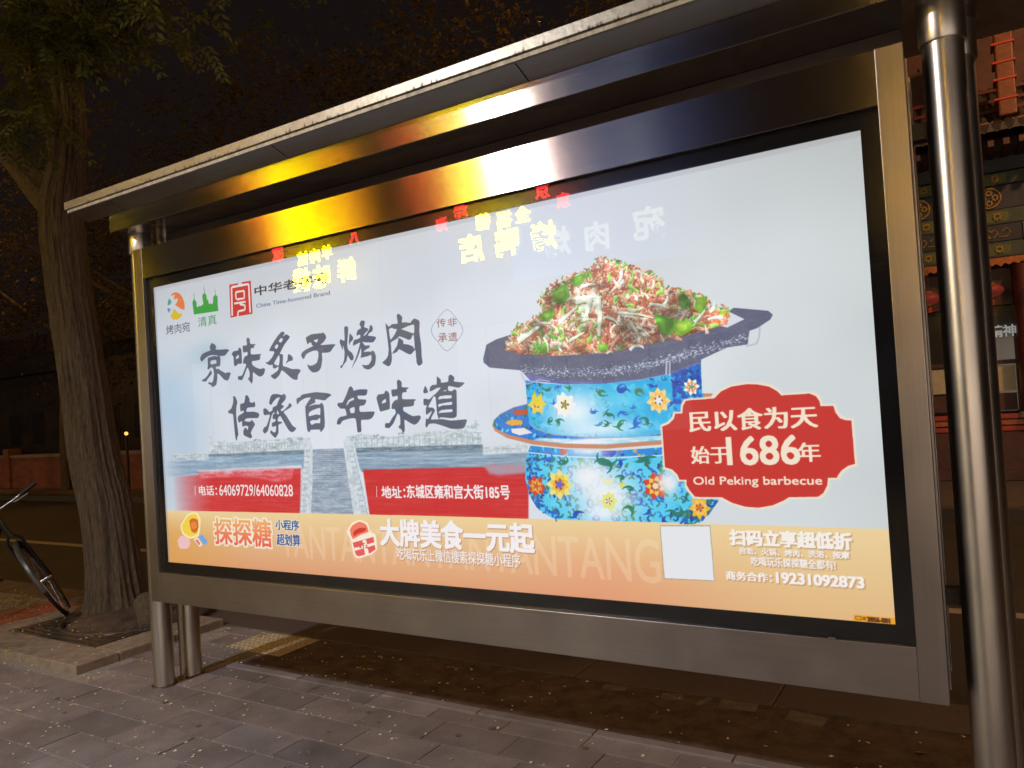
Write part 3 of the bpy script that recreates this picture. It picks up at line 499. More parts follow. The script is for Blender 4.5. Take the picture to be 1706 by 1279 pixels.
BRUSH=[
 (325,560,14.21,[[(400,172),(440,195),(475,215),(497,270),(480,320),(560,330),(640,325),(700,318),(760,318),(805,345),(760,400),(715,460),(640,480),(580,478),(580,500),(598,520),(595,680),(575,720),(490,735),(500,790),(545,780),(600,820),(720,885),(760,868),(835,870),(840,900),(815,970),(795,1030),(760,1062),(700,1045),(650,1000),(590,930),(560,905),(522,900),(525,1000),(500,1160),(400,1222),(390,1180),(310,1130),(320,1100),(400,1110),(430,1040),(445,920),(440,840),(420,770),(380,745),(310,800),(290,780),(300,720),(298,540),(340,510),(460,480),(530,490),(520,465),(420,455),(330,470),(250,520),(190,580),(150,615),(120,560),(125,500),(170,430),(270,380),(360,345),(345,290),(350,240),(380,185)],
   [(365,815),(400,880),(380,920),(330,980),(280,1050),(260,1085),(160,1075),(165,1050),(240,1000),(300,930),(335,870)],
   [(865,440),(905,370),(1015,345),(1025,300),(1060,280),(1095,330),(1105,500),(1110,640),(1055,670),(1040,655),(940,725),(915,650),(910,500)],
   [(1215,85),(1245,42),(1290,75),(1305,190),(1440,200),(1395,235),(1395,285),(1320,300),(1325,440),(1560,430),(1535,480),(1535,560),(1440,590),(1350,600),(1350,680),(1440,750),(1540,785),(1630,765),(1655,795),(1640,880),(1600,940),(1530,968),(1450,920),(1370,860),(1365,1060),(1340,1135),(1300,1080),(1260,1030),(1265,990),(1290,980),(1290,860),(1240,750),(1170,920),(1120,1040),(1090,1050),(1020,1035),(1015,965),(1060,955),(1110,940),(1160,830),(1205,700),(1195,660),(1135,655),(1150,540),(1180,490),(1240,460),(1235,380),(1140,395),(1125,240),(1225,220)]],
   [[(370,590),(495,570),(500,650),(370,680)],[(1030,450),(1035,520),(965,555),(975,490)]]),
 (435,545,14.21,[[(515,110),(560,155),(500,235),(600,175),(680,235),(640,300),(545,430),(440,640),(500,645),(520,690),(515,920),(600,950),(730,1000),(860,998),(925,1015),(930,1060),(875,1140),(860,1250),(780,1250),(700,1200),(600,1110),(500,1030),(470,1060),(430,1150),(340,1235),(300,1235),(225,1160),(300,1110),(400,1030),(415,940),(350,975),(300,990),(275,950),(275,900),(190,905),(100,850),(165,830),(250,740),(310,620),(300,580),(190,570),(220,490),(300,350),(390,220),(470,130)],
   [(645,645),(700,670),(745,720),(750,790),(640,825),(600,870),(590,850),(625,780),(630,690)],
   [(1075,240),(1200,175),(1440,148),(1460,130),(1520,185),(1540,260),(1480,360),(1405,420),(1440,432),(1570,420),(1700,410),(1760,420),(1700,500),(1640,590),(1540,612),(1440,620),(1450,780),(1420,960),(1370,1040),(1300,1075),(1210,1075),(1120,980),(1095,890),(1160,920),(1240,905),(1320,850),(1355,720),(1355,600),(1320,560),(1220,570),(1110,620),(1060,660),(1020,750),(990,760),(950,680),(970,610),(1030,560),(1120,510),(1240,450),(1200,430),(1190,380),(1150,370),(1100,415),(1075,340),(1060,280)]],
   [[(465,265),(520,290),(470,375),(415,345)],[(370,410),(410,450),(365,525),(318,490)],[(425,665),(440,780),(420,910),(380,915),(305,875),(350,780)],[(1240,320),(1350,290),(1320,370),(1290,365)]]),
 (555,525,12.79,[[(235,275),(270,240),(320,270),(310,500),(300,640),(320,740),(400,810),(440,890),(430,950),(400,975),(360,950),(310,860),(285,980),(220,1070),(180,1140),(150,1105),(200,1060),(235,960),(245,800),(215,650),(200,750),(160,640),(140,590),(155,520),(245,550)],
   [(350,400),(400,440),(430,490),(415,540),(365,590),(350,640),(335,600)],
   [(590,130),(640,120),(678,150),(660,260),(740,290),(745,330),(700,370),(640,450),(690,430),(740,360),(770,300),(780,235),(810,215),(848,280),(830,350),(780,380),(740,440),(880,460),(918,490),(850,585),(700,585),(620,575),(655,620),(680,655),(780,650),(770,700),(690,745),(650,790),(780,780),(815,800),(815,770),(850,765),(880,790),(912,880),(905,1000),(880,1080),(780,1160),(710,1160),(655,1130),(615,1065),(700,1075),(760,1060),(800,1000),(820,940),(810,850),(740,880),(590,915),(600,850),(600,770),(590,700),(560,810),(500,960),(440,1060),(400,1140),(420,1070),(480,930),(530,780),(575,600),(560,590),(430,660),(425,600),(455,530),(520,520),(580,480),(575,420),(530,430),(505,450),(500,390),(530,320),(590,290),(590,250),(560,210)]]),
 (630,515,12.79,[[(430,100),(512,170),(505,290),(580,285),(690,300),(700,270),(770,205),(880,260),(880,500),(920,780),(930,1000),(950,1150),(890,1210),(850,1200),(820,1130),(800,890),(770,890),(700,970),(620,950),(450,860),(400,920),(300,955),(400,790),(420,710),(435,620),(480,635),(535,680),(540,745),(640,760),(740,800),(785,860),(760,560),(735,560),(700,640),(650,660),(560,620),(450,585),(410,630),(340,670),(270,720),(280,830),(295,1080),(265,1190),(215,1225),(90,1150),(170,1070),(210,1000),(225,860),(190,560),(155,310),(230,380),(300,325),(415,310),(395,150)]],
   [[(230,440),(290,400),(340,430),(400,430),(360,530),(265,660)],[(490,430),(540,410),(650,360),(765,335),(765,520),(640,485)]]),
 (375,650,14.21,[[(180,165),(240,160),(290,290),(270,400),(260,520),(270,700),(300,930),(315,1060),(290,1130),(280,1200),(255,1180),(235,1050),(210,800),(185,580),(90,560),(70,510),(150,440),(190,300),(195,210)],
   [(480,145),(520,125),(555,170),(580,230),(580,285),(640,310),(700,285),(715,370),(695,410),(560,420),(520,440),(505,520),(680,520),(780,545),(812,590),(795,650),(760,672),(560,672),(490,690),(460,740),(590,760),(630,715),(690,780),(708,830),(650,930),(610,1020),(640,1100),(620,1150),(560,1135),(440,1070),(435,980),(460,910),(500,905),(530,960),(550,870),(470,850),(430,880),(405,850),(400,740),(330,780),(300,700),(310,630),(360,590),(440,540),(435,490),(370,515),(355,430),(360,340),(450,310),(470,220)],
   [(1060,350),(1045,300),(1070,180),(1120,110),(1240,100),(1350,125),(1390,90),(1440,140),(1430,230),(1330,345),(1400,390),(1320,470),(1330,510),(1400,480),(1500,370),(1520,315),(1570,340),(1580,390),(1500,450),(1385,525),(1450,610),(1560,790),(1600,850),(1690,915),(1640,980),(1590,1005),(1530,980),(1470,900),(1310,620),(1250,680),(1250,750),(1330,755),(1350,790),(1265,830),(1265,1020),(1200,1135),(1160,1120),(1070,1020),(1090,960),(1150,1010),(1200,1000),(1210,860),(1120,880),(1110,790),(1190,750),(1190,690),(1130,695),(1130,600),(1170,560),(1165,520),(1110,590),(1080,700),(1040,870),(1010,980),(940,1040),(895,980),(920,900),(980,860),(1030,730),(1060,590),(930,600),(905,520),(910,450),(960,440),(1010,480),(1050,530),(1120,490),(1130,420),(1220,370),(1260,270),(1300,180),(1220,200),(1150,270),(1100,350)]],
   [[(1240,480),(1280,570),(1225,575)]]),
 (485,640,11.37,[[(105,280),(165,255),(205,210),(330,180),(480,158),(700,180),(765,210),(690,270),(640,315),(460,290),(460,350),(400,385),(330,430),(440,395),(545,390),(575,355),(620,420),(640,700),(635,820),(580,905),(550,905),(550,870),(380,870),(350,920),(310,885),(290,720),(270,440),(330,330),(375,260),(270,270),(170,330),(120,390),(105,350)],
   [(1100,65),(1140,48),(1180,100),(1180,130),(1290,105),(1440,105),(1445,160),(1415,220),(1260,225),(1280,290),(1420,300),(1420,350),(1385,405),(1300,425),(1310,530),(1580,525),(1565,600),(1530,650),(1460,680),(1330,690),(1335,900),(1290,920),(1260,910),(1225,660),(1100,660),(980,700),(930,770),(870,765),(880,690),(930,630),(1050,600),(1045,530),(1020,470),(940,470),(880,410),(890,365),(980,350),(1050,200)]],
   [[(340,550),(400,505),(550,455),(550,590),(480,580),(340,615)],[(360,720),(400,690),(500,685),(550,640),(550,745),(470,745),(390,780)],[(1180,260),(1195,300),(1110,340),(1065,405),(1048,395),(1090,310)],[(1115,470),(1200,440),(1205,545),(1130,555)]]),
 (620,620,10.035,[[(75,440),(105,380),(200,365),(220,320),(250,318),(290,370),(300,610),(255,635),(140,665),(120,610)],
   [(415,160),(445,130),(495,170),(500,255),(615,262),(575,300),(580,335),(510,350),(510,455),(730,458),(705,500),(700,560),(640,580),(525,590),(530,655),(680,740),(790,728),(820,765),(770,850),(710,885),(640,855),(545,800),(550,980),(520,1020),(490,960),(450,940),(455,900),(475,880),(470,740),(430,700),(360,860),(290,940),(220,930),(225,860),(290,855),(340,770),(400,690),(380,620),(330,620),(335,540),(380,480),(430,460),(425,400),(340,415),(325,300),(420,285)],
   [(1085,75),(1150,130),(1155,180),(1270,165),(1280,70),(1320,45),(1378,95),(1370,160),(1540,178),(1530,210),(1450,265),(1280,235),(1275,310),(1330,325),(1380,290),(1415,330),(1420,720),(1395,760),(1340,775),(1150,760),(1120,790),(1090,700),(1065,430),(1030,410),(1000,470),(940,590),(1020,600),(1055,650),(985,795),(1170,790),(1330,815),(1580,795),(1575,860),(1540,935),(1440,955),(1320,950),(1210,910),(1060,865),(960,870),(915,930),(895,900),(905,780),(940,790),(1010,650),(910,720),(900,620),(920,560),(865,555),(865,450),(960,460),(1010,410),(1080,350),(1150,265),(1090,270),(970,330),(970,260),(1010,220),(1080,210)],
   [(890,230),(940,340),(870,360),(858,320)]],
   [[(230,450),(232,510),(165,530),(175,490)],[(1105,460),(1140,405),(1325,390),(1325,440),(1180,450)],[(1115,540),(1330,500),(1335,550),(1180,560),(1120,590)],[(1110,690),(1160,640),(1340,625),(1340,670),(1200,680)],[(1180,325),(1240,300),(1240,320)]]),
]
def poster_image():
    draw_poster()
    small=canvas.reshape(PH,SS,PW,SS,3).mean((1,3))
    g=small.mean(2,keepdims=True); small=g+(small-g)*1.10; small=.5+(small-.5)*1.06-.02
    img=bpy.data.images.new('poster_print',PW,PH,alpha=False)
    buf=np.ones((PH,PW,4),np.float32); buf[...,:3]=np.clip(small,0,1)[::-1]
    img.pixels.foreach_set(buf.ravel()); img.update(); img.pack()
    return img
# ---------------------------------------------------------------- helpers
def tag(o,label=None,cat=None,group=None,kind=None):
    if label: o['label']=label
    if cat: o['category']=cat
    if group: o['group']=group
    if kind: o['kind']=kind
    return o
def empty(name,loc,label=None,cat=None,group=None,rz=0):
    o=bpy.data.objects.new(name,None); o.location=loc; o.rotation_euler=(0,0,rz); o.empty_display_size=.1; COL.objects.link(o)
    return tag(o,label,cat,group)
class MB:
    """collects shapes into one mesh"""
    def __init__(s): s.v=[]; s.f=[]; s.mi=[]; s.m=0
    def add(s,vs,fs):
        b=len(s.v); s.v+= [tuple(p) for p in vs]; s.f+=[tuple(i+b for i in f) for f in fs]; s.mi+=[s.m]*len(fs); return s
    def box(s,x0,x1,y0,y1,z0,z1):
        return s.add([(x0,y0,z0),(x1,y0,z0),(x1,y1,z0),(x0,y1,z0),(x0,y0,z1),(x1,y0,z1),(x1,y1,z1),(x0,y1,z1)],
                     [(0,3,2,1),(4,5,6,7),(0,1,5,4),(1,2,6,5),(2,3,7,6),(3,0,4,7)])
    def prism(s,poly,y0,y1):
        """outline in xz pushed along y"""
        n=len(poly); s.add([(x,y0,z) for x,z in poly]+[(x,y1,z) for x,z in poly],
              [tuple(range(n)),tuple(range(2*n-1,n-1,-1))]+[(i,i+n,(i+1)%n+n,(i+1)%n) for i in range(n)]); return s
    def tube(s,pts,rad,n=10,cap=True):
        pts=[Vector(p) for p in pts]; k=len(pts); rad=rad if hasattr(rad,'__len__') else [rad]*k
        vs=[]; up=None
        for i,p in enumerate(pts):
            t=(pts[min(i+1,k-1)]-pts[max(i-1,0)]).normalized()
            if up is None:
                up=Vector((0,0,1)) if abs(t.z)<.9 else Vector((1,0,0))
            a=t.cross(up).normalized(); b=a.cross(t).normalized(); up=b
            for j in range(n):
                w=2*math.pi*j/n; vs.append(p+(a*math.cos(w)+b*math.sin(w))*rad[i])
        fs=[(i*n+j,i*n+(j+1)%n,(i+1)*n+(j+1)%n,(i+1)*n+j) for i in range(k-1) for j in range(n)]
        if cap: fs+=[tuple(range(n))[::-1],tuple((k-1)*n+j for j in range(n))]
        return s.add(vs,fs)
    def lathe(s,prof,c=(0,0,0),n=24):
        vs=[];k=len(prof)
        for r,z in prof:
            for j in range(n):
                w=2*math.pi*j/n; vs.append((c[0]+r*math.cos(w),c[1]+r*math.sin(w),c[2]+z))
        fs=[(i*n+j,i*n+(j+1)%n,(i+1)*n+(j+1)%n,(i+1)*n+j) for i in range(k-1) for j in range(n)]
        fs+=[tuple(range(n))[::-1],tuple((k-1)*n+j for j in range(n))]
        return s.add(vs,fs)
    def torus(s,c,ax,R_,r,n=36,m=8):
        ax=Vector(ax).normalized(); a=ax.cross(Vector((0,0,1)) if abs(ax.z)<.9 else Vector((1,0,0))).normalized(); b=ax.cross(a); c=Vector(c); vs=[]
        for i in range(n):
            w=2*math.pi*i/n; d=a*math.cos(w)+b*math.sin(w)
            for j in range(m):
                q=2*math.pi*j/m; vs.append(c+d*(R_+r*math.cos(q))+ax*r*math.sin(q))
        return s.add(vs,[(i*m+j,((i+1)%n)*m+j,((i+1)%n)*m+(j+1)%m,i*m+(j+1)%m) for i in range(n) for j in range(m)])
    def mesh(s,name,mats,smooth=False,bevel=0):
        me=bpy.data.meshes.new(name); me.from_pydata(s.v,[],s.f); me.validate()
        for m in (mats if isinstance(mats,(list,tuple)) else [mats]): me.materials.append(m)
        if isinstance(mats,(list,tuple)) and len(mats)>1: me.polygons.foreach_set('material_index',s.mi[:len(me.polygons)])
        if smooth: me.polygons.foreach_set('use_smooth',[True]*len(me.polygons))
        bm=bmesh.new(); bm.from_mesh(me); bmesh.ops.recalc_face_normals(bm,faces=bm.faces)
        if bevel: bmesh.ops.bevel(bm,geom=[e for e in bm.edges if len(e.link_faces)==2 and e.calc_face_angle(0)>.5],offset=bevel,segments=2,affect='EDGES',profile=.5,clamp_overlap=True)
        if smooth:
            for e in bm.edges:
                if len(e.link_faces)==2 and e.calc_face_angle(0)>R(38): e.smooth=False
        bm.to_mesh(me); bm.free(); return me
    def obj(s,name,mats,parent=None,smooth=False,bevel=0,loc=None):
        return link(name,s.mesh(name,mats,smooth,bevel),parent,loc)
def link(name,me,parent=None,loc=None,rot=None):
    o=bpy.data.objects.new(name,me); COL.objects.link(o)
    if parent: o.parent=parent
    if loc is not None: o.location=loc
    if rot is not None: o.rotation_euler=rot
    return o
def rel(p,root): return Vector(p)-Vector(root.location)
def copy_tree(o,parent=None):
    c=o.copy(); COL.objects.link(c)
    if parent: c.parent=parent
    for ch in list(o.children): copy_tree(ch,c)
    return c
# ---------------------------------------------------------------- materials
def mat(name,color,rough=.6,metal=0,var=.15,scale=8,bump=0,bscale=60,spec=.5,stretch=(1,1,1),col2=None,objvar=0,coord='Object',rvar=0):
    m=bpy.data.materials.new(name); m.use_nodes=True; t=m.node_tree; n=t.nodes; l=t.links; b=n['Principled BSDF']
    b.inputs['Roughness'].default_value=rough; b.inputs['Metallic'].default_value=metal; b.inputs['Specular IOR Level'].default_value=spec
    tc=n.new('ShaderNodeTexCoord'); mp=n.new('ShaderNodeMapping'); mp.inputs['Scale'].default_value=stretch
    if objvar:
        oi0=n.new('ShaderNodeObjectInfo'); va=n.new('ShaderNodeVectorMath'); va.operation='ADD'; l.new(tc.outputs[coord],va.inputs[0]); l.new(oi0.outputs['Location'],va.inputs[1]); l.new(va.outputs[0],mp.inputs[0])
    else: l.new(tc.outputs[coord],mp.inputs[0])
    nz=n.new('ShaderNodeTexNoise'); nz.inputs['Scale'].default_value=scale; nz.inputs['Detail'].default_value=6; nz.inputs['Roughness'].default_value=.65
    l.new(mp.outputs[0],nz.inputs['Vector'])
    cr=n.new('ShaderNodeValToRGB'); c=Vector(color); c2=Vector(col2) if col2 else c
    lo=c*(1-var); hi=c2*(1+var)
    cr.color_ramp.elements[0].position=.3; cr.color_ramp.elements[1].position=.7
    cr.color_ramp.elements[0].color=(*lo,1); cr.color_ramp.elements[1].color=(*[min(x,1) for x in hi],1)
    l.new(nz.outputs['Fac'],cr.inputs[0]); src=cr.outputs[0]
    if objvar:
        oi=n.new('ShaderNodeObjectInfo'); mr=n.new('ShaderNodeMapRange'); mr.inputs[3].default_value=1-objvar; mr.inputs[4].default_value=1+objvar
        l.new(oi.outputs['Random'],mr.inputs[0]); mx=n.new('ShaderNodeVectorMath'); mx.operation='SCALE'; l.new(src,mx.inputs[0]); l.new(mr.outputs[0],mx.inputs['Scale']); src=mx.outputs[0]
    l.new(src,b.inputs['Base Color'])
    if rvar:
        mr=n.new('ShaderNodeMapRange'); mr.inputs[3].default_value=max(rough-rvar,.02); mr.inputs[4].default_value=rough+rvar; l.new(nz.outputs['Fac'],mr.inputs[0]); l.new(mr.outputs[0],b.inputs['Roughness'])
    if bump:
        n2=n.new('ShaderNodeTexNoise'); n2.inputs['Scale'].default_value=bscale; n2.inputs['Detail'].default_value=5; l.new(mp.outputs[0],n2.inputs['Vector'])
        bp=n.new('ShaderNodeBump'); bp.inputs['Strength'].default_value=bump; bp.inputs['Distance'].default_value=.01; l.new(n2.outputs['Fac'],bp.inputs['Height']); l.new(bp.outputs[0],b.inputs['Normal'])
    return m
def emit(name,color,strength,sample=True):
    m=bpy.data.materials.new(name); m.use_nodes=True; n=m.node_tree.nodes; b=n['Principled BSDF']
    b.inputs['Base Color'].default_value=(*[c*.3 for c in color],1); b.inputs['Emission Color'].default_value=(*color,1); b.inputs['Emission Strength'].default_value=strength
    m.cycles.emission_sampling='AUTO' if sample else 'NONE'
    return m
def steel(name,axis,rough=.3,col=(.46,.43,.42),aniso=.75,streak=(2,2,220)):
    """brushed stainless steel; the grain runs across `axis`, fine smears and handling marks change the gloss"""
    m=bpy.data.materials.new(name); m.use_nodes=True; t=m.node_tree; n=t.nodes; l=t.links; b=n['Principled BSDF']
    b.inputs['Metallic'].default_value=1; b.inputs['Anisotropic'].default_value=aniso
    tc=n.new('ShaderNodeTexCoord'); mp=n.new('ShaderNodeMapping'); mp.inputs['Scale'].default_value=streak; l.new(tc.outputs['Object'],mp.inputs[0])
    g=n.new('ShaderNodeTexNoise'); g.inputs['Scale'].default_value=1; g.inputs['Detail'].default_value=3; l.new(mp.outputs[0],g.inputs['Vector'])
    s=n.new('ShaderNodeTexNoise'); s.inputs['Scale'].default_value=3.2; s.inputs['Detail'].default_value=7; s.inputs['Roughness'].default_value=.7; l.new(tc.outputs['Object'],s.inputs['Vector'])
    mr=n.new('ShaderNodeMapRange'); mr.inputs[1].default_value=.25; mr.inputs[2].default_value=.75; mr.inputs[3].default_value=rough*.88; mr.inputs[4].default_value=rough*1.25; l.new(s.outputs['Fac'],mr.inputs[0])
    l.new(mr.outputs[0],b.inputs['Roughness'])
    cr=n.new('ShaderNodeValToRGB'); cr.color_ramp.elements[0].color=(*[c*.85 for c in col],1); cr.color_ramp.elements[1].color=(*[min(1,c*1.06) for c in col],1)
    cr.color_ramp.elements[0].position=.3; cr.color_ramp.elements[1].position=.7
    mix=n.new('ShaderNodeMath'); mix.operation='MULTIPLY_ADD'; l.new(g.outputs['Fac'],mix.inputs[0]); mix.inputs[1].default_value=.5
    h=n.new('ShaderNodeMath'); h.operation='MULTIPLY'; h.inputs[1].default_value=.5; l.new(s.outputs['Fac'],h.inputs[0]); l.new(h.outputs[0],mix.inputs[2]); l.new(mix.outputs[0],cr.inputs[0]); l.new(cr.outputs[0],b.inputs['Base Color'])
    bp=n.new('ShaderNodeBump'); bp.inputs['Strength'].default_value=.06; bp.inputs['Distance'].default_value=.002; l.new(g.outputs['Fac'],bp.inputs['Height'])
    w=n.new('ShaderNodeTexNoise'); w.inputs['Scale'].default_value=2.4; w.inputs['Detail'].default_value=1; l.new(tc.outputs['Object'],w.inputs['Vector'])
    bp2=n.new('ShaderNodeBump'); bp2.inputs['Strength'].default_value=.07; bp2.inputs['Distance'].default_value=.02; l.new(w.outputs['Fac'],bp2.inputs['Height']); l.new(bp.outputs[0],bp2.inputs['Normal']); l.new(bp2.outputs[0],b.inputs['Normal'])
    tg=n.new('ShaderNodeCombineXYZ')
    for i in range(3): tg.inputs[i].default_value=axis[i]
    l.new(tg.outputs[0],b.inputs['Tangent'])
    return m
M_rail=steel('steel_rail',(0,0,1),.205,aniso=1.0,streak=(2,2,260))
M_railb=steel('steel_lower_rail',(0,0,1),.34,aniso=.35,col=(.40,.37,.375),streak=(2,2,260))
M_stile=steel('steel_stile',(0,0,1),.30,aniso=.5,col=(.40,.375,.38),streak=(260,2,2))
M_post=steel('steel_post',(0,0,1),.32,aniso=.4,streak=(60,60,1.2),col=(.60,.57,.54))
M_beam=steel('steel_beam',(0,0,1),.21,aniso=1.0,col=(.42,.40,.39))
M_soffit=steel('steel_soffit',(0,1,0),.42,aniso=.3,col=(.36,.345,.35)); M_infill=mat('infill_paint',(.085,.058,.052),.45,.2,.25,3)
M_dark_steel=mat('dark_steel',(.05,.045,.045),.45,.8,.2,4)
# fascia: weathered aluminium with dark runs
def fascia_mat():
    m=mat('weathered_aluminium',(.30,.285,.25),.40,.7,.1,5,.1,40,rvar=.12); t=m.node_tree; n=t.nodes; l=t.links; b=n['Principled BSDF']
    tc=n.new('ShaderNodeTexCoord'); mp=n.new('ShaderNodeMapping'); mp.inputs['Scale'].default_value=(70,10,12); l.new(tc.outputs['Object'],mp.inputs[0])
    nz=n.new('ShaderNodeTexNoise'); nz.inputs['Scale'].default_value=1; nz.inputs['Detail'].default_value=4; l.new(mp.outputs[0],nz.inputs['Vector'])
    mp2=n.new('ShaderNodeMapping'); mp2.inputs['Scale'].default_value=(1.6,1,1); l.new(tc.outputs['Object'],mp2.inputs[0])
    n2=n.new('ShaderNodeTexNoise'); n2.inputs['Scale'].default_value=1.2; n2.inputs['Detail'].default_value=3; l.new(mp2.outputs[0],n2.inputs['Vector'])
    sp=n.new('ShaderNodeSeparateXYZ'); l.new(tc.outputs['Object'],sp.inputs[0])
    hz=n.new('ShaderNodeMapRange'); hz.inputs[1].default_value=.035; hz.inputs[2].default_value=.0; hz.inputs[3].default_value=-.14; hz.inputs[4].default_value=.16; l.new(sp.outputs[2],hz.inputs[0])
    a=n.new('ShaderNodeMath'); a.operation='ADD'; l.new(nz.outputs['Fac'],a.inputs[0]); l.new(hz.outputs[0],a.inputs[1])
    a2=n.new('ShaderNodeMath'); a2.operation='MULTIPLY_ADD'; a2.inputs[1].default_value=.5; l.new(n2.outputs['Fac'],a2.inputs[0]); l.new(a.outputs[0],a2.inputs[2])
    rp=n.new('ShaderNodeMapRange'); rp.inputs[1].default_value=.94; rp.inputs[2].default_value=1.04; l.new(a2.outputs[0],rp.inputs[0])
    mx=n.new('ShaderNodeMix'); mx.data_type='RGBA'; mx.inputs[7].default_value=(.06,.05,.04,1)
    old=b.inputs['Base Color'].links[0].from_socket; l.new(old,mx.inputs[6]); l.new(rp.outputs[0],mx.inputs[0]); l.new(mx.outputs[2],b.inputs['Base Color'])
    inv=n.new('ShaderNodeMapRange'); inv.inputs[3].default_value=.7; inv.inputs[4].default_value=0; l.new(rp.outputs[0],inv.inputs[0]); l.new(inv.outputs[0],b.inputs['Metallic'])
    return m
M_fascia=fascia_mat()
M_lip=mat('dirty_lip',(.36,.33,.28),.6,.4,.35,30,.2,80,stretch=(1,1,.4))
M_black=mat('black_glass_border',(.008,.009,.012),.12,0,.1,3,spec=.5)
M_gasket=mat('gasket',(.02,.02,.022),.5)
M_paver=mat('paver_grey',(.19,.172,.18),.62,0,.3,3.5,.35,120,objvar=.16,rvar=.1)
M_paver_worn=mat('paver_worn',(.22,.192,.196),.66,0,.25,9,.4,110,objvar=.12)
M_sand=mat('joint_sand',(.30,.27,.255),.9,0,.3,40,.5,200)
M_kerb=mat('kerb_granite',(.085,.07,.07),.6,0,.25,60,.3,150,objvar=.1)
M_slab=mat('pit_slab',(.24,.20,.165),.75,0,.3,14,.4,90,objvar=.1)
M_soil=mat('packed_soil',(.055,.038,.032),.95,0,.5,9,.9,60,col2=(.085,.058,.046))
M_asphalt=mat('asphalt',(.045,.043,.042),.75,0,.25,3,.6,260)
M_tactile=mat('tactile_tile',(.42,.36,.24),.7,0,.2,30,.3,120)
M_redband=mat('red_brick',(.33,.10,.06),.75,0,.3,22,.4,100,objvar=.15)
M_rub=mat('rubble_tile',(.12,.105,.09),.8,0,.35,20,.6,80)
M_iron=mat('cast_iron',(.10,.085,.075),.55,.6,.35,18,.4,90)
M_white=mat('road_paint',(.40,.37,.33),.6,0,.2,20)
M_rubber=mat('tyre_rubber',(.018,.018,.02),.6); M_bike=mat('bike_paint',(.012,.014,.02),.3); M_chrome=mat('chrome',(.30,.30,.32),.3,1,.05)
M_bag=mat('bag_fabric',(.02,.016,.03),.85,0,.3,50,.3,200); M_grey=mat('mudguard_grey',(.055,.06,.065),.35)
# ---------------------------------------------------------------- GROUND
def sheet(name,x0,x1,y0,y1,z,m,kind='structure'):
    o=MB().add([(x0,y0,z),(x1,y0,z),(x1,y1,z),(x0,y1,z)],[(0,1,2,3)]).obj(name,m); tag(o,kind=kind); return o
sheet('ground',-250,250,-250,250,-.16,mat('far_ground',(.05,.045,.04),.9,0,.3,2))
# road with lane line
road=MB().box(-200,200,1.375,7.15,-.15,-.12).obj('road',M_asphalt); tag(road,kind='structure')
for i,x in enumerate([-170+8*k for k in range(43)]): pass
ln=MB().box(-120,60,3.30,3.42,-.119,-.115).obj('lane_line',M_white,road)
# pavement bed: joint sand sheet under separate pavers
pave=MB().box(-120,60,-14,1.05,-.15,-.0045).obj('pavement',M_sand); tag(pave,kind='structure')
pm=[MB().box(.0015,.3985,.0045,.1955,-.035,0).mesh('paver',m,bevel=.0018) for m in (M_paver,M_paver,M_paver_worn)]
rows=[-.27+.2*k for k in range(-4,9)]
cnt=0
rr=random.Random(5)
for k,y in enumerate(rows):
    off=(.0,.22,.1,.31)[k%4]
    x=-5.2+off
    while x<5.0:
        xc=x+.2; yc=y+.1; ok=True
        if y>.25 and xc>-.02: ok=False                   # kerb row and soil bed take over
        if -2.95<xc<-.72 and yc>-.02: ok=False            # tree pit
        if -.36<xc<.16 and .70<yc<1.2: ok=False           # tactile tile
        if yc>1.04: ok=False
        if ok:
            o=link('paver',pm[rr.choice((0,0,1,1,2)) if xc<1.2 else rr.choice((0,1,1,0))],pave,(x,y,rr.uniform(-.0012,.0012)),(rr.uniform(-.003,.003),rr.uniform(-.003,.003),rr.uniform(-.004,.004)))
            cnt+=1
        x+=.4
# second-hand rows of half pavers closing the gap to the kerb row
pm2=MB().box(.003,.397,.003,.118,-.035,0).mesh('paver',M_paver,bevel=.0018)
for i in range(13): link('paver',pm2,pave,(-.02+.4*i,.33,rr.uniform(-.002,.001)))
# far pavement continues as laid brick
far_p=MB().box(-120,-5.25,-12,1.048,-.03,-.003).obj('paving_beyond',None or mat('paving_far',(.17,.155,.15),.7,0,.25,4,.3,60),pave); far_p['kind']='stuff'
far_p2=MB().box(5.25,60,-12,1.048,-.03,-.003).obj('paving_beyond',far_p.data.materials[0],pave); far_p2['kind']='stuff'
far_p3=MB().box(-5.2,5.2,-12,-1.08,-.03,-.003).obj('paving_beyond',far_p.data.materials[0],pave); far_p3['kind']='stuff'
stm=MB(); g0=random.Random(8)
for _ in range(30):
    x,y=g0.uniform(-1.5,4),g0.uniform(-.9,.4); r=g0.uniform(.008,.022); m_=9
    if -2.95<x<-.72 and y>-.1: continue
    stm.add([(x+r*g0.uniform(.7,1.1)*math.cos(6.283*i/m_),y+r*g0.uniform(.7,1.1)*math.sin(6.283*i/m_),.0022) for i in range(m_)],[tuple(range(m_))])
st_=stm.obj('gum_spots',mat('gum',(.11,.10,.10),.7,0,.3,30),pave); st_['kind']='stuff'
# kerb row along the bed
km=MB().box(.003,.597,0,.055,-.05,.004).mesh('edging_stone',M_paver,bevel=.003)
for i in range(9): link('edging_stone',km,pave,(-.02+.6*i,.457,rr.uniform(-.001,.002)))
bed=MB().box(-.02,60,.516,1.048,-.1,-.001).obj('soil_bed',M_soil); tag(bed,kind='structure')
# granite kerb to the road
kb=MB().box(0,.996,1.052,1.37,-.12,.006).mesh('kerb_stone',M_kerb,bevel=.008)
kerb=MB().box(-120,60,1.06,1.36,-.149,-.125).obj('kerb',M_kerb); tag(kerb,kind='structure')
for i in range(24): link('kerb_stone',kb,kerb,(-14+i,0,rr.uniform(-.003,.003)))
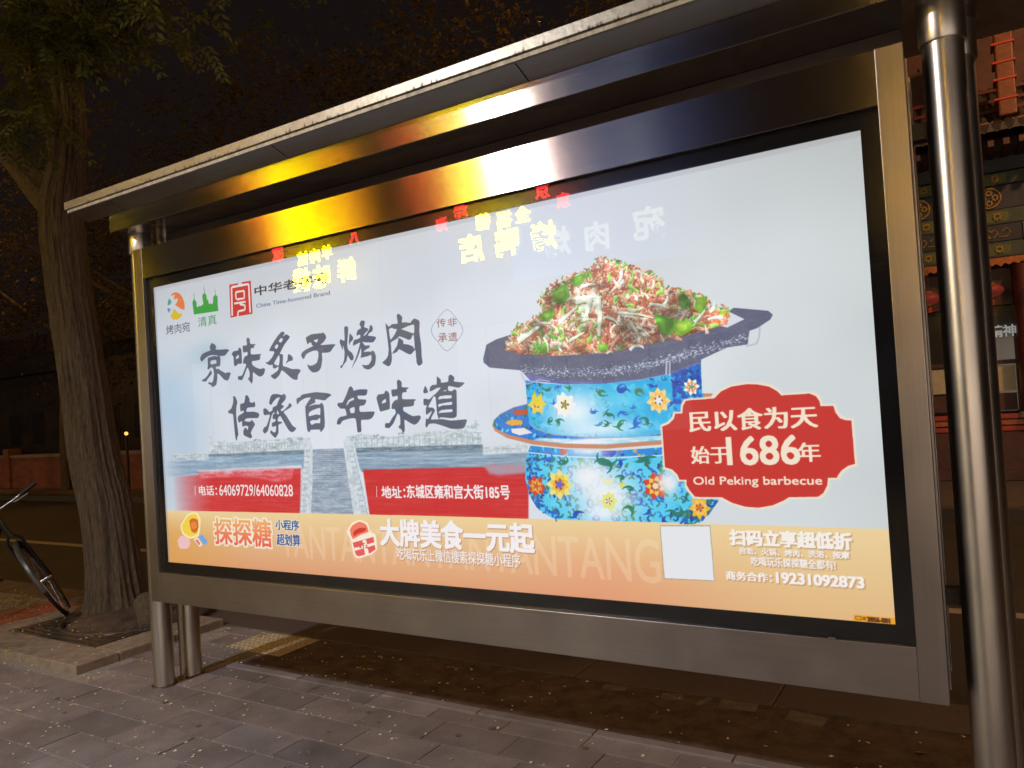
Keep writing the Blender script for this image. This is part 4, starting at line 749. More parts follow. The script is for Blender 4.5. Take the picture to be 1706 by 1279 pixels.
# far side of the road
fk=MB().box(-120,60,7.15,7.42,-.14,.0).obj('far_kerb',M_kerb); tag(fk,kind='structure')
fp=MB().box(-120,60,7.42,40,-.14,-.01).obj('far_pavement',mat('far_paving',(.13,.11,.10),.75,0,.3,5,.3,60)); tag(fp,kind='structure')
# tactile tile with raised ribs
tt=MB().box(-.355,.155,.705,1.045,-.03,.0).obj('tactile_tile',M_tactile,pave)
for i in range(11):
    for j in range(7): pass
tb=MB()
for i in range(12):
    for j in range(8):
        x=-.335+i*.042; y=.722+j*.042
        tb.lathe([(.012,0),(.008,.005)],(x,y,.0),8)
tb.obj('tactile_dots',M_tactile,tt)
# pieces of rubble showing at the bed's far edge
for (x,y,w,d,a) in ((2.86,1.0,.17,.09,.1),(2.55,.99,.10,.07,.3),(3.16,.97,.16,.1,-.1),(2.25,.99,.12,.06,.2),(2.70,.99,.03,.1,-.35)):
    o=MB().box(-w/2,w/2,-d/2,d/2,-.03,.003).obj('broken_tile',M_rub,bed,bevel=.004,loc=(x,y,0)); o.rotation_euler=(.02,.03,a)
# ---------------------------------------------------------------- TREE PIT
pit=empty('tree_pit',(-1.6,.53,0),'raised square stone tree pit with iron grate round the big trunk','tree pit')
def slab(x0,x1,y0,y1): return MB().box(x0+.002,x1-.002,y0+.002,y1-.002,-.05,.052).obj('pit_slab',M_slab,pit,bevel=.006,loc=-Vector(pit.location))
for a,b in ((-2.4,-1.6),(-1.6,-.79)): slab(a,b,.0,.27); slab(a,b,1.02,1.048) if False else None
slab(-1.06,-.79,.272,.66); slab(-1.06,-.79,.662,1.045); slab(-2.4,-2.17,.272,1.045)
for k,(g0) in enumerate((.0,.055,.11,.165)):
    x0,x1,y0,y1=-2.165+g0,-1.065-g0,.277+g0,1.43-g0
    b=MB(); w=.032
    b.box(x0,x1,y0,y0+w,.02,.046); b.box(x0,x0+w,y0+w,1.045,.02,.046); b.box(x1-w,x1,y0+w,1.045,.02,.046)
    b.obj('grate_bar',M_iron,pit,bevel=.003,loc=-Vector(pit.location))
MB().box(-2.165,-1.065,.277,1.045,-.03,.014).obj('soil',M_soil,pit,loc=-Vector(pit.location))
MB().torus((-1.62,.93,.035),(0,0,1),.52,.018,48,8).obj('grate_ring',M_iron,pit,smooth=True,loc=-Vector(pit.location))
mound=MB().lathe([(.51,.0),(.45,.03),(.3,.06),(.05,.08)],(-1.62,.93,.015),36).obj('soil_mound',M_soil,pit,smooth=True,loc=-Vector(pit.location))
# red brick band to the left of the pit
rb=MB().box(.002,.196,.002,.096,-.03,.004).mesh('red_brick',M_redband,bevel=.002)
rbp=MB().box(-3.02,-2.402,-.06,1.048,-.05,-.008).obj('red_brick_band',M_sand); tag(rbp,kind='structure')
for i in range(3):
    for j in range(11): link('red_brick',rb,rbp,(-3.02+i*.2+(.0 if j%2 else .004),-.058+j*.1,rr.uniform(-.002,.003)),(0,0,rr.uniform(-.01,.01)))
# ---------------------------------------------------------------- LIGHT BOX AND SHELTER
FW=3.7545; SW=.074; Z0=CAMH-.9288; ZI0=CAMH-.7705; ZI1=CAMH+.817; Z1=CAMH+.9823; BX,BZ=.0533,.0542; DP=.0253
shelter=empty('advertising_light_box',(FW/2,.19,0),'wide backlit poster box in a brushed steel frame under a long steel canopy','billboard')
OFF=-Vector(shelter.location)
def part(mb,name,m,**k): return mb.obj(name,m,shelter,loc=OFF,**k)
for a,b in ((0,SW),(FW-SW,FW)): part(MB().box(a,b,0,.06,Z0,Z1),'frame_stile',M_stile,bevel=.0015)
part(MB().box(SW+.0008,FW-SW-.0008,.0006,.06,ZI1,Z1-.001),'frame_rail',M_rail,bevel=.0012)
part(MB().box(SW+.0008,FW-SW-.0008,.0006,.06,Z0+.001,ZI0),'frame_rail',M_railb,bevel=.0012)
# black border round the print
bd=MB(); px0,px1,pz0,pz1=SW+BX,FW-SW-BX,ZI0+BZ,ZI1-BZ
bd.box(SW,px0,DP-.004,DP+.03,ZI0,ZI1); bd.box(px1,FW-SW,DP-.004,DP+.03,ZI0,ZI1); bd.box(px0,px1,DP-.004,DP+.03,ZI0,pz0); bd.box(px0,px1,DP-.004,DP+.03,pz1,ZI1)
part(bd,'black_border',M_black)
# backlit print
img=poster_image()
pmt=bpy.data.materials.new('poster_print'); pmt.use_nodes=True; n_=pmt.node_tree.nodes; b_=n_['Principled BSDF']
ti=n_.new('ShaderNodeTexImage'); ti.image=img; ti.interpolation='Cubic'; ti.extension='EXTEND'
pmt.node_tree.links.new(ti.outputs[0],b_.inputs['Emission Color']); b_.inputs['Emission Strength'].default_value=1.0; b_.inputs['Base Color'].default_value=(.03,.03,.03,1); b_.inputs['Roughness'].default_value=.5
PE=.0006
me=bpy.data.meshes.new('poster'); me.from_pydata([(px0+PE,DP,pz0+PE),(px1-PE,DP,pz0+PE),(px1-PE,DP,pz1-PE),(px0+PE,DP,pz1-PE),(px0+PE,DP+.006,pz0+PE),(px1-PE,DP+.006,pz0+PE),(px1-PE,DP+.006,pz1-PE),(px0+PE,DP+.006,pz1-PE)],[],[(0,1,2,3),(7,6,5,4),(0,4,5,1),(2,6,7,3),(1,5,6,2),(3,7,4,0)])
uv=me.uv_layers.new(name='UVMap'); 
for i,c in enumerate(((0,0),(1,0),(1,1),(0,1))): uv.data[i].uv=c
me.materials.append(pmt); me.materials.append(M_gasket)
me.polygons.foreach_set('material_index',[0,1,1,1,1,1]); me.update()
link('poster',me,shelter,OFF)
# front glass: clear with a surface reflection
gm=bpy.data.materials.new('window_glass'); gm.use_nodes=True; n_=gm.node_tree.nodes; l_=gm.node_tree.links; n_.clear()
o_=n_.new('ShaderNodeOutputMaterial'); mx=n_.new('ShaderNodeMixShader'); tr=n_.new('ShaderNodeBsdfTransparent'); gl=n_.new('ShaderNodeBsdfGlossy'); fr=n_.new('ShaderNodeFresnel')
fr.inputs[0].default_value=1.62; gl.inputs['Roughness'].default_value=.0; ge=n_.new('ShaderNodeNewGeometry'); sb_=n_.new('ShaderNodeMath'); sb_.operation='SUBTRACT'; sb_.inputs[0].default_value=1.0; l_.new(ge.outputs['Backfacing'],sb_.inputs[1]); ml_=n_.new('ShaderNodeMath'); ml_.operation='MULTIPLY'; l_.new(fr.outputs[0],ml_.inputs[0]); l_.new(sb_.outputs[0],ml_.inputs[1]); l_.new(ml_.outputs[0],mx.inputs[0]); l_.new(tr.outputs[0],mx.inputs[1]); l_.new(gl.outputs[0],mx.inputs[2]); l_.new(mx.outputs[0],o_.inputs[0])
M_glass=gm
part(MB().box(SW+.0005,FW-SW-.0005,.010,.0155,ZI0+.0005,ZI1-.0005),'glass_pane',M_glass)
# cabinet body and its back frame
part(MB().box(.004,FW-.004,.062,.30,Z0+.004,Z1-.004),'cabinet',M_dark_steel,bevel=.004)
for a,b in ((.0,.012),(FW-.012,FW)): part(MB().box(a-.002,b+.002,.125,.131,Z0+.003,Z1-.003),'cabinet_trim',M_stile)
part(MB().box(0,FW,.302,.36,Z0,Z1),'back_frame',M_rail,bevel=.0015)
# posts, each with a collar under the beam
PR=.0555
def post(x,y,r=PR):
    p=part(MB().lathe([(r,0),(r,CAMH+1.10)],(x,y,0),48),'post',M_post,smooth=True)
    MB().lathe([(r+.006,0),(r+.008,.004),(r+.008,.115),(r+.006,.12)],(x,y,CAMH+.985),48).obj('collar',M_post,p,smooth=True)
    MB().lathe([(r+.012,0),(r+.01,.006)],(x,y,.0),32).obj('base_ring',M_iron,p)
    return p
post(-.095,.11); post(-.095,.285); post(FW+.098,.11); post(FW+.125,.285)
part(MB().tube([(-.075,.2,.0),(-.075,.2,Z0+.05)],.005,8),'cable_conduit',M_stile)
for z in (Z0+.25,Z1-.25):
    for x0,x1 in ((-.06,.004),(FW-.004,FW+.06)): part(MB().box(x0,x1,.15,.2,z,z+.05),'bracket',M_dark_steel)
# beam, recessed panel above the frame, soffit panels, canopy edge, roof sheet
BL,BR=-.16,4.75; ZB=CAMH+1.10
part(MB().box(BL,BR,-.03,.45,ZB,ZB+.095),'beam',M_beam,bevel=.003)
part(MB().box(.02,FW-.01,.19,.2,Z1-.02,ZB-.002),'infill_panel',M_infill)
RL,RRt=-.37,4.95; YF=-.15; ZF=CAMH+1.23
seams=[RL+.008,.0,1.27,2.54,3.81,RRt-.008]
for a,b in zip(seams[:-1],seams[1:]):
    part(MB().add([(a+.003,YF+.012,ZF+.003),(b-.003,YF+.012,ZF+.003),(b-.003,-.0305,ZB+.0945),(a+.003,-.0305,ZB+.0945),(a+.003,YF+.012,ZF+.008),(b-.003,YF+.012,ZF+.008),(b-.003,-.0305,ZB+.1),(a+.003,-.0305,ZB+.1)],[(0,3,2,1),(4,5,6,7),(0,1,5,4),(1,2,6,5),(2,3,7,6),(3,0,4,7)]),'soffit_panel',M_soffit)
    part(MB().box(a+.003,b-.003,.452,.58,ZB+.0945,ZB+.1),'soffit_panel',M_soffit)
lip=MB().box(RL+.012,RRt-.012,YF+.004,YF+.02,0,.017).obj('canopy_lip',M_lip,shelter,loc=OFF+Vector((0,0,ZF-.004)))
fas=MB().box(RL,RRt,YF-.006,YF+.02,0,.042).obj('canopy_edge',M_fascia,shelter,bevel=.002,loc=OFF+Vector((0,0,ZF+.0135)))
MB().box(RL,RRt,.58,.606,0,.05).obj('canopy_edge',M_fascia,shelter,bevel=.002,loc=OFF+Vector((0,0,ZF)))
for x in (RL-.0,RRt-.02): part(MB().box(x+.0005,x+.0195,YF+.0205,.5795,ZF-.0,ZF+.05),'canopy_end',M_lip)
part(MB().add([(RL,YF,ZF+.056),(RRt,YF,ZF+.056),(RRt,.215,ZF+.12),(RL,.215,ZF+.12),(RL,.6,ZF+.051),(RRt,.6,ZF+.051),(RL,.215,ZF+.112),(RRt,.215,ZF+.112)],[(0,1,2,3),(3,2,5,4),(0,3,6),(1,7,2),(4,6,3),(5,2,7),(0,6,7,1),(6,4,5,7)]),'roof_sheet',M_fascia)
# screws along the bottom rail and small clip under the glass
for x in (3.02,3.08): part(MB().lathe([(.005,0),(.004,.004)],(x,0,0),10).add([],[]),'screw',M_chrome) if False else None
part(MB().box(3.44,3.462,-.004,.008,ZI0-.004,ZI0+.008),'glass_clip',M_stile)
# ---------------------------------------------------------------- BIG TREE
def bark_mat():
    m=mat('bark',(.082,.062,.046),.9,0,.35,5,0,0,stretch=(14,14,1.6),col2=(.125,.095,.07)); t=m.node_tree; n=t.nodes; l=t.links; b=n['Principled BSDF']
    tc=n.new('ShaderNodeTexCoord'); mp=n.new('ShaderNodeMapping'); mp.inputs['Scale'].default_value=(38,38,3.4); l.new(tc.outputs['Object'],mp.inputs[0])
    nz=n.new('ShaderNodeTexNoise'); nz.inputs['Scale'].default_value=1.6; nz.inputs['Detail'].default_value=8; nz.inputs['Roughness'].default_value=.7; nz.inputs['Distortion'].default_value=.6; l.new(mp.outputs[0],nz.inputs['Vector'])
    bp=n.new('ShaderNodeBump'); bp.inputs['Strength'].default_value=.9; bp.inputs['Distance'].default_value=.03; l.new(nz.outputs['Fac'],bp.inputs['Height']); l.new(bp.outputs[0],b.inputs['Normal'])
    return m
from mathutils import noise
M_bark=bark_mat()
def leaf_mat(name,c1,c2):
    m=mat(name,c1,.5,0,.2,.9,0,0,col2=c2,spec=.4); b=m.node_tree.nodes['Principled BSDF']
    n=m.node_tree.nodes; l=m.node_tree.links; src=b.inputs['Base Color'].links[0].from_socket
    tl=n.new('ShaderNodeBsdfTranslucent'); l.new(src,tl.inputs[0]); mx=n.new('ShaderNodeMixShader'); mx.inputs[0].default_value=.45
    l.new(b.outputs[0],mx.inputs[1]); l.new(tl.outputs[0],mx.inputs[2]); l.new(mx.outputs[0],n['Material Output'].inputs[0])
    return m
M_leaf=leaf_mat('locust_leaf',(.040,.066,.018),(.12,.11,.025)); M_leaf_far=leaf_mat('far_leaf',(.05,.05,.02),(.10,.075,.03))
def limb(pts,n=40,ridge=.018,seed=0,flare=0):
    """bark covered limb through (centre, radius) points, ridges run along it"""
    P=[Vector(p[0]) for p in pts]; Rr=[p[1] for p in pts]; C_=[];RR=[]
    for i in range(len(P)-1):
        p0,p1,p2,p3=P[max(i-1,0)],P[i],P[i+1],P[min(i+2,len(P)-1)]
        st=max(3,int((p2-p1).length/.06))
        for k in range(st):
            t=k/st; C_.append(.5*((2*p1)+(-p0+p2)*t+(2*p0-5*p1+4*p2-p3)*t*t+(-p0+3*p1-3*p2+p3)*t**3)); RR.append(Rr[i]*(1-t)+Rr[i+1]*t)
    C_.append(P[-1]); RR.append(Rr[-1]); rg=random.Random(seed); ph=[rg.uniform(0,6.28) for _ in range(8)]
    mb=MB(); vs=[]
    a=Vector((1,0,0)); N=len(C_)
    for i,c in enumerate(C_):
        t=(C_[min(i+1,N-1)]-C_[max(i-1,0)]).normalized(); a=(a-t*a.dot(t)).normalized(); b=t.cross(a); h=i*.06
        for j in range(n):
            w=2*math.pi*j/n; 
            rd=RR[i]*(1+.05*math.sin(2*w+ph[0]+h*.6)+.035*math.sin(3*w+ph[1]-h*.9)+.03*math.sin(5*w+ph[2]+.5*h))
            q=Vector((math.cos(w)*4.2+ph[3],math.sin(w)*4.2,h*.9)); v1=noise.noise(q); v2=noise.noise(q*2.3+Vector((7,0,0)))
            rd+=ridge*(.55-abs(v1)*2.2)+ridge*.6*(.4-abs(v2)*1.8)
            if flare: rd+=flare*math.exp(-max(c.z,0)/.16)*(.5+.5*abs(math.sin(2.5*w+ph[7])))
            vs.append(c+(a*math.cos(w)+b*math.sin(w))*rd)
    fs=[(i*n+j,i*n+(j+1)%n,(i+1)*n+(j+1)%n,(i+1)*n+j) for i in range(N-1) for j in range(n)]
    fs+=[tuple(range(n))[::-1],tuple((N-1)*n+j for j in range(n))]
    mb.add(vs,fs); return mb
def tp(u,v,Y,w):
    p=at_y(u,v,Y); d=p-CAM; dep=d.dot(CF); return (p,.5*w*dep/F_PX*(dep/d.length))
tree=empty('locust_tree',(-1.6,.95,0),'thick forked tree with furrowed bark in the stone pit left of the light box','tree')
TO=-Vector(tree.location)
TY=.95
trunk_pts=[tp(197,1052,TY,96),tp(194,1000,TY,94),tp(178,860,TY,88),tp(157,760,TY,86),tp(143,660,TY,82),tp(128,560,TY,80),tp(113,460,TY,78),tp(106,400,TY,80),tp(103,340,TY,78),tp(112,270,TY,62),tp(116,190,TY,58),tp(108,110,TY,54),tp(100,40,TY,52),tp(92,-60,TY,46),tp(80,-200,TY,36),tp(75,-380,TY,22)]
trunk_pts[0]=(Vector((trunk_pts[0][0].x,TY,-.02)),trunk_pts[0][1])
limb(trunk_pts,168,.017,1,.10).obj('trunk',M_bark,tree,smooth=True,loc=TO)
limb([tp(88,345,TY,50),tp(60,312,TY-.02,46),tp(30,275,TY-.1,42),tp(-8,236,TY-.2,40),tp(-60,180,TY-.35,34),tp(-140,60,TY-.5,26),tp(-200,-120,TY-.6,16)],36,.012,2).obj('limb',M_bark,tree,smooth=True,loc=TO)
limb([tp(102,265,TY,34),tp(82,215,TY-.05,30),tp(62,165,TY-.1,26),tp(45,100,TY-.2,20),tp(30,10,TY-.3,16),tp(10,-100,TY-.4,10)],24,.008,3).obj('limb',M_bark,tree,smooth=True,loc=TO)
limb([tp(100,-40,TY,30),tp(170,-130,TY+.1,24),tp(260,-220,TY+.3,18),tp(380,-300,TY+.4,10)],20,.006,4).obj('limb',M_bark,tree,smooth=True,loc=TO)
# root
limb([(Vector((-1.42,.88,.16)),.10),(Vector((-1.28,.80,.07)),.08),(Vector((-1.17,.70,.03)),.05)],20,.008,5).obj('root',M_bark,tree,smooth=True,loc=TO)
def pinnate(mb,o,d,L,n,rg,ll=.042,lw=.017):
    """one compound leaf: paired leaflets along a drooping stalk"""
    d=Vector(d).normalized(); side=d.cross(Vector((0,0,1)))
    if side.length<.05: side=Vector((1,0,0))
    side.normalize(); p=Vector(o)
    for i in range(n):
        t=i/n; dd=(d+Vector((0,0,-.9*t))).normalized(); q=p+dd*(L/n)
        nrm=side.cross(dd).normalized()
        for s in (-1,1):
            a=(side*s*.85+dd*.5+nrm*rg.uniform(-.25,.25)+Vector((0,0,-.35))).normalized(); l=ll*rg.uniform(.75,1.1)*(1-.35*abs(t-.4)); w=lw*rg.uniform(.8,1.1); b=a.cross(nrm+a*.1).normalized()
            mb.add([q,q+a*l*.45+b*w*.5,q+a*l,q+a*l*.45-b*w*.5],[(0,1,2,3)])
        p=q
def cluster(mb,c,r,k,rg,big=1):
    c=Vector(c)
    for _ in range(k):
        o=c+Vector((rg.gauss(0,r*.5),rg.gauss(0,r*.5),rg.gauss(0,r*.4))); a=rg.uniform(0,6.28)
        pinnate(mb,o,(math.cos(a),math.sin(a),rg.uniform(-.5,.3)),rg.uniform(.2,.34)*big,rg.randint(5,8),rg,.066*big,.026*big)
rg=random.Random(21); lf=MB()
for u,v,r,k in ((20,165,.16,14),(55,185,.14,16),(40,210,.12,12),(70,175,.1,8),(10,195,.14,10),(62,30,.2,22),(95,10,.25,26),(120,60,.14,16),(130,90,.1,10),(90,70,.16,18),(60,60,.14,14),(25,8,.16,14),(160,20,.2,18),(205,12,.16,12),(50,90,.12,8),(130,20,.2,16),(180,-20,.3,20),(65,215,.08,6),(35,140,.12,8),(10,80,.1,5),(15,40,.2,22),(80,110,.14,14),(110,30,.25,26),(150,45,.16,14),(230,30,.2,14),(260,5,.25,16),(300,-5,.3,16),(190,50,.12,8),(25,215,.1,10),(5,150,.12,12),(60,140,.1,8),(45,60,.16,16),(85,5,.3,30)):
    cluster(lf,at_y(u,v,rg.uniform(.05,.7)),r,k,rg)
for _ in range(150):
    a=rg.uniform(0,6.28); q=rg.uniform(0,2.6); cluster(lf,(-1.7+q*math.cos(a),.6+q*math.sin(a)*.9,rg.uniform(5.3,7.6)),.35,9,rg,1.15)
o=lf.obj('crown',M_leaf,tree,loc=TO); o['kind']='stuff'
# ---------------------------------------------------------------- TREES ACROSS THE ROAD
def far_tree(x,y,h,rad,seed,label,lean=0):
    t=empty('street_tree',(x,y,0),label,'tree','trees across the road'); g=random.Random(seed)
    limb([((0,0,-.02),.2),((.05+lean*.1,0,1.5),.16),((.1+lean*.3,.05,3.2),.14),((.1+lean*.5,0,4.6),.10),((.0+lean*.8,.1,h-2.4),.03)],14,.012,seed).obj('trunk',M_bark,t,smooth=True)
    for k in range(5):
        a=g.uniform(0,6.28); z=g.uniform(3.2,4.6); L=rad*g.uniform(.6,.95)
        limb([((.1,0,z),.08),((.1+math.cos(a)*L*.5,math.sin(a)*L*.5,z+.8),.05),((.1+math.cos(a)*L,math.sin(a)*L,z+1.7),.02)],8,.004,seed+k).obj('limb',M_bark,t,smooth=True)
    mb=MB()
    for _ in range(230):
        while True:
            p=Vector((g.uniform(-1,1),g.uniform(-1,1),g.uniform(-1,1)))
            if .3<p.length<1: break
        c=Vector((p.x*rad,p.y*rad,5.6+p.z*(h-4.0)*.66)); r=g.uniform(.13,.33)
        for _ in range(g.randint(26,54)):
            o=c+Vector((g.gauss(0,r),g.gauss(0,r),g.gauss(0,r*.7))); a=g.uniform(0,6.28); dz=g.uniform(-1,.2); d=Vector((math.cos(a),math.sin(a),dz)).normalized(); s=Vector((-math.sin(a),math.cos(a),g.uniform(-.4,.4))).normalized(); l=g.uniform(.08,.17); w=l*.45
            mb.add([o,o+d*l*.5+s*w*.5,o+d*l,o+d*l*.5-s*w*.5],[(0,1,2,3)])
    c=mb.obj('crown',M_leaf_far,t); c['kind']='stuff'
    return t
far_tree(-3.4,8.0,8.6,2.6,31,'tree across the road with orange lamp light in its crown, above the canopy middle')
far_tree(-7.2,8.3,9.0,2.7,32,'dark tree across the road behind the left part of the canopy')
far_tree(-11.6,7.9,8.8,2.8,33,'dark trunk and crown across the road just right of the forked tree',.3)
far_tree(-16.5,8.4,9.2,3.0,34,'leafy tree far down the road, seen left of the forked trunk')
far_tree(-22.5,8.0,9.0,3.0,35,'farthest dark tree down the road at the left edge')
far_tree(.6,8.6,8.6,2.3,36,'dark tree across the road nearest the old painted building')
# ---------------------------------------------------------------- BICYCLE
bike=empty('bicycle',(-2.3,.8,0),'black bicycle with front wheel turned sideways, parked by the tree pit at the left edge','bicycle')
BO=-Vector(bike.location)
th=R(29); dl=Vector((-.47*math.sin(th),-.88*math.sin(th),math.cos(th))); WR=.35
ct=Vector((-2.32,.80,.004)); ax=ct+dl*WR; fw=Vector((-.85,.50,-.02)); fw=(fw-dl*fw.dot(dl)).normalized(); nx=dl.cross(fw).normalized()
wheel=MB().torus(ax,nx,WR-.014,.015,56,10).obj('wheel',M_rubber,bike,smooth=True,loc=BO)
MB().torus(ax,nx,WR-.043,.010,56,8).obj('rim',M_grey,wheel,smooth=True)
sp=MB()
for i in range(28):
    w=2*math.pi*i/28; d=dl*math.cos(w)+fw*math.sin(w); sp.tube([ax+nx*(.025 if i%2 else -.025),ax+d*(WR-.05)],.0012,4)
sp.obj('spokes',M_chrome,wheel); MB().tube([ax-nx*.06,ax+nx*.06],.022,12).obj('hub',M_chrome,wheel,smooth=True)
# fork, mudguard, head, stem, handlebar
for s in (-1,1): MB().tube([ax+nx*.055*s,ax+nx*.05*s+dl*(WR+.03),ax+nx*.02*s+dl*(WR+.07)],.011,8).obj('fork_blade',M_bike,bike,smooth=True,loc=BO)
mg=MB(); pts=[ax+(dl*math.cos(w)+fw*math.sin(w))*(WR+.025) for w in [R(a) for a in range(-95,60,10)]]
vs=[]
for p in pts:
    rdir=(p-ax).normalized(); vs+= [p+nx*.02-rdir*.01,p+nx*.009,p-nx*.009,p-nx*.02-rdir*.01]
mg.add(vs,[(i*4+j,i*4+j+1,i*4+j+5,i*4+j+4) for i in range(len(pts)-1) for j in range(3)]).obj('mudguard',M_grey,bike,smooth=True,loc=BO)
hd0=ax+dl*(WR+.06); hd1=hd0+dl*.17; MB().tube([hd0,hd1],.02,12).obj('head_tube',M_bike,bike,smooth=True,loc=BO)
st=hd1+dl*.06; MB().tube([hd1,st],.013,10).obj('stem',M_chrome,bike,smooth=True,loc=BO)
hb=nx if nx.x>0 else -nx
hbv=(hb*1.0+Vector((0,0,.0))).normalized()
MB().tube([st-hbv*.30+Vector((0,0,.03)),st-hbv*.16,st-hbv*.05,st,st+hbv*.05,st+hbv*.16+Vector((0,0,.01)),st+hbv*.30+Vector((0,0,.04))],.0125,10).obj('handlebar',M_chrome,bike,smooth=True,loc=BO)
for s in (-1,1): MB().tube([st+hbv*.20*s+Vector((0,0,.02)),st+hbv*.325*s+Vector((0,0,.045))],.017,10).obj('grip',M_rubber,bike,smooth=True,loc=BO)
for s in (-1,1): MB().tube([st+hbv*.15*s+Vector((0,0,.0)),st+hbv*.17*s+fw*-.04+Vector((0,0,-.01)),st+hbv*.27*s+fw*-.05],.006,8).obj('brake_lever',M_chrome,bike,smooth=True,loc=BO)
ur=Vector((-.80,-.60,0)).normalized(); rear=ct+ur*1.08; rear.z=0; rax=rear+Vector((0,0,WR)); un=Vector((-ur.y,ur.x,0))
rw=MB().torus(rax,un,WR-.017,.019,48,8).obj('wheel',M_rubber,bike,smooth=True,loc=BO); MB().torus(rax,un,WR-.043,.01,48,6).obj('rim',M_grey,rw,smooth=True)
bbk=ct+ur*.62+Vector((0,0,.30)); seat0=ct+ur*.80+Vector((0,0,.78))
for a,b,n1 in ((hd1-dl*.04,bbk,'down_tube'),(hd1,seat0-Vector((0,0,.1)),'top_tube'),(bbk,seat0,'seat_tube'),(bbk,rax,'chain_stay'),(seat0-Vector((0,0,.12)),rax,'seat_stay')): MB().tube([a,b],.015,10).obj(n1,M_bike,bike,smooth=True,loc=BO)
MB().lathe([(.01,-.02),(.09,.0),(.1,.02),(.06,.045),(.01,.05)],tuple(seat0+Vector((0,0,.02))),16).obj('saddle',M_rubber,bike,smooth=True,loc=BO)
bag=MB().box(-.10,.10,-.07,.07,-.12,.11).obj('front_bag',M_bag,bike,bevel=.03,smooth=True,loc=BO+hd1+ur*.17+Vector((0,0,-.06))); bag.rotation_euler=(0,0,math.atan2(ur.y,ur.x))
MB().tube([bbk-un*.09,bbk+un*.09],.02,10).obj('crank',M_chrome,bike,smooth=True,loc=BO)
for s in (-1,1): MB().box(-.045,.045,-.03,.03,-.012,.012).obj('pedal',M_rubber,bike,loc=BO+bbk+un*.13*s)
MB().tube([ct+ur*.95+Vector((0,0,.3)),ct+ur*.9+un*.16],.008,8).obj('kickstand',M_chrome,bike,loc=BO)
# ---------------------------------------------------------------- FALLEN LEAVES AND BLOSSOM
M_petal=mat('fallen_petals',(.88,.82,.62),.7,0,.3,30); M_petal2=mat('fallen_leaves',(.45,.36,.08),.7,0,.3,20)
rg=random.Random(77); pl=MB(); pl2=MB()
def bit(mb,x,y,z,l,w,a,up):
    d=Vector((math.cos(a),math.sin(a),0)); s=Vector((-d.y,d.x,0)); o=Vector((x,y,z+.002))
    mb.add([o-d*l*.5,o+s*w*.5+Vector((0,0,up)),o+d*l*.5+Vector((0,0,up*.4)),o-s*w*.5+Vector((0,0,.001)),o+Vector((0,0,.0005))],[(0,3,2,1),(0,1,2,4)])
def zat(x,y):
    if -2.4<x<-.79 and 0<y<1.05: return .05
    return .0
for _ in range(1500):
    x=rg.uniform(-5,4.2); y=rg.uniform(-1.0,1.04)
    if x>0 and rg.random()<.35: continue
    l=rg.uniform(.009,.024); bit(pl,x,y,zat(x,y),l,l*.65,rg.uniform(0,6.28),rg.uniform(.001,.006))
for yl in rows:                                # blossom caught in the long joints
    for _ in range(34):
        x=rg.uniform(-2.6,1.6)
        if -2.95<x<-.72 and yl>-.02: continue
        if rg.random()<.8: l=rg.uniform(.008,.018); bit(pl,x,yl+rg.uniform(-.012,.012),0,l,l*.7,rg.uniform(0,6.28),.003)
for _ in range(150):
    l=rg.uniform(.010,.024); bit(pl,rg.gauss(-3.5,.5),rg.gauss(.95,.18) if rg.random()<.6 else rg.gauss(.75,.2),.004,l,l*.6,rg.uniform(0,6.28),.005)
for _ in range(46):
    x=rg.uniform(-4,4); y=rg.uniform(-.9,1.0); l=rg.uniform(.02,.042); bit(pl2,x,y,zat(x,y),l,l*.42,rg.uniform(0,6.28),rg.uniform(.003,.012))
tag(pl.obj('fallen_blossom',M_petal),'small cream fallen blossom scattered over the paving','fallen blossom',kind='stuff')
tag(pl2.obj('fallen_leaves',M_petal2),'small yellow fallen leaves scattered over the paving','fallen leaves',kind='stuff')
# ---------------------------------------------------------------- OLD PAINTED BUILDING ACROSS THE ROAD (right)
M_maroon=mat('maroon_lacquer',(.10,.018,.014),.4,0,.2,6); M_redlac=mat('red_lacquer',(.42,.05,.02),.45,0,.15,8); M_orng=mat('orange_carving',(.42,.13,.03),.55,0,.3,14,.3,60)
M_teal=mat('painted_teal',(.05,.075,.06),.6,0,.3,9); M_gold=mat('gold_paint',(.42,.26,.06),.4,.3,.3,20); M_navy=mat('painted_navy',(.03,.035,.06),.6,0,.3,9)
M_cream=mat('cream_board',(.55,.48,.33),.6,0,.1,10); M_tile=mat('roof_tile',(.06,.045,.04),.6,0,.3,10); M_wood=mat('dark_wood',(.07,.03,.022),.6,0,.3,10,stretch=(1,1,6)); M_brown=mat('brown_plinth',(.10,.045,.035),.7,0,.3,6)
M_dimwin=emit('dim_interior',(.55,.5,.42),.035,False)
BY=10.0
old=empty('painted_shop_building',(3.3,11,0),'old style shop building across the road with painted beams and red columns','building')
OO=-Vector(old.location)
def op(mb,name,m,par=None,**k):
    return mb.obj(name,m,par or old,**({'loc':OO} if par is None else {}),**k)
X0,X1=-1.9,9.0
op(MB().box(X0,X1,BY+.5,BY+8,0,7.5),'wall',M_brown)
pl_=op(MB().box(X0,X1,BY-.02,BY+.5,0,.66),'plinth',M_brown)
for i,z in enumerate((.67,.755,.84)): op(MB().box(X0,X1,BY+.02-.01*i,BY+.12,z,z+.068),'rail_board',M_redlac if i!=1 else M_orng,bevel=.006)
op(MB().box(X0,X1,BY-.1,BY-.02,.0,.14),'step',M_brown); 
cols=[-.62,1.98,4.58,7.18]
for x in cols:
    c=op(MB().lathe([(.17,.925),(.165,2.94)],(x,BY+.02,0),24),'column',M_maroon,smooth=True)
    MB().lathe([(.22,.86),(.2,.93)],(x,BY+.02,0),20).obj('column_base',M_slab,c)
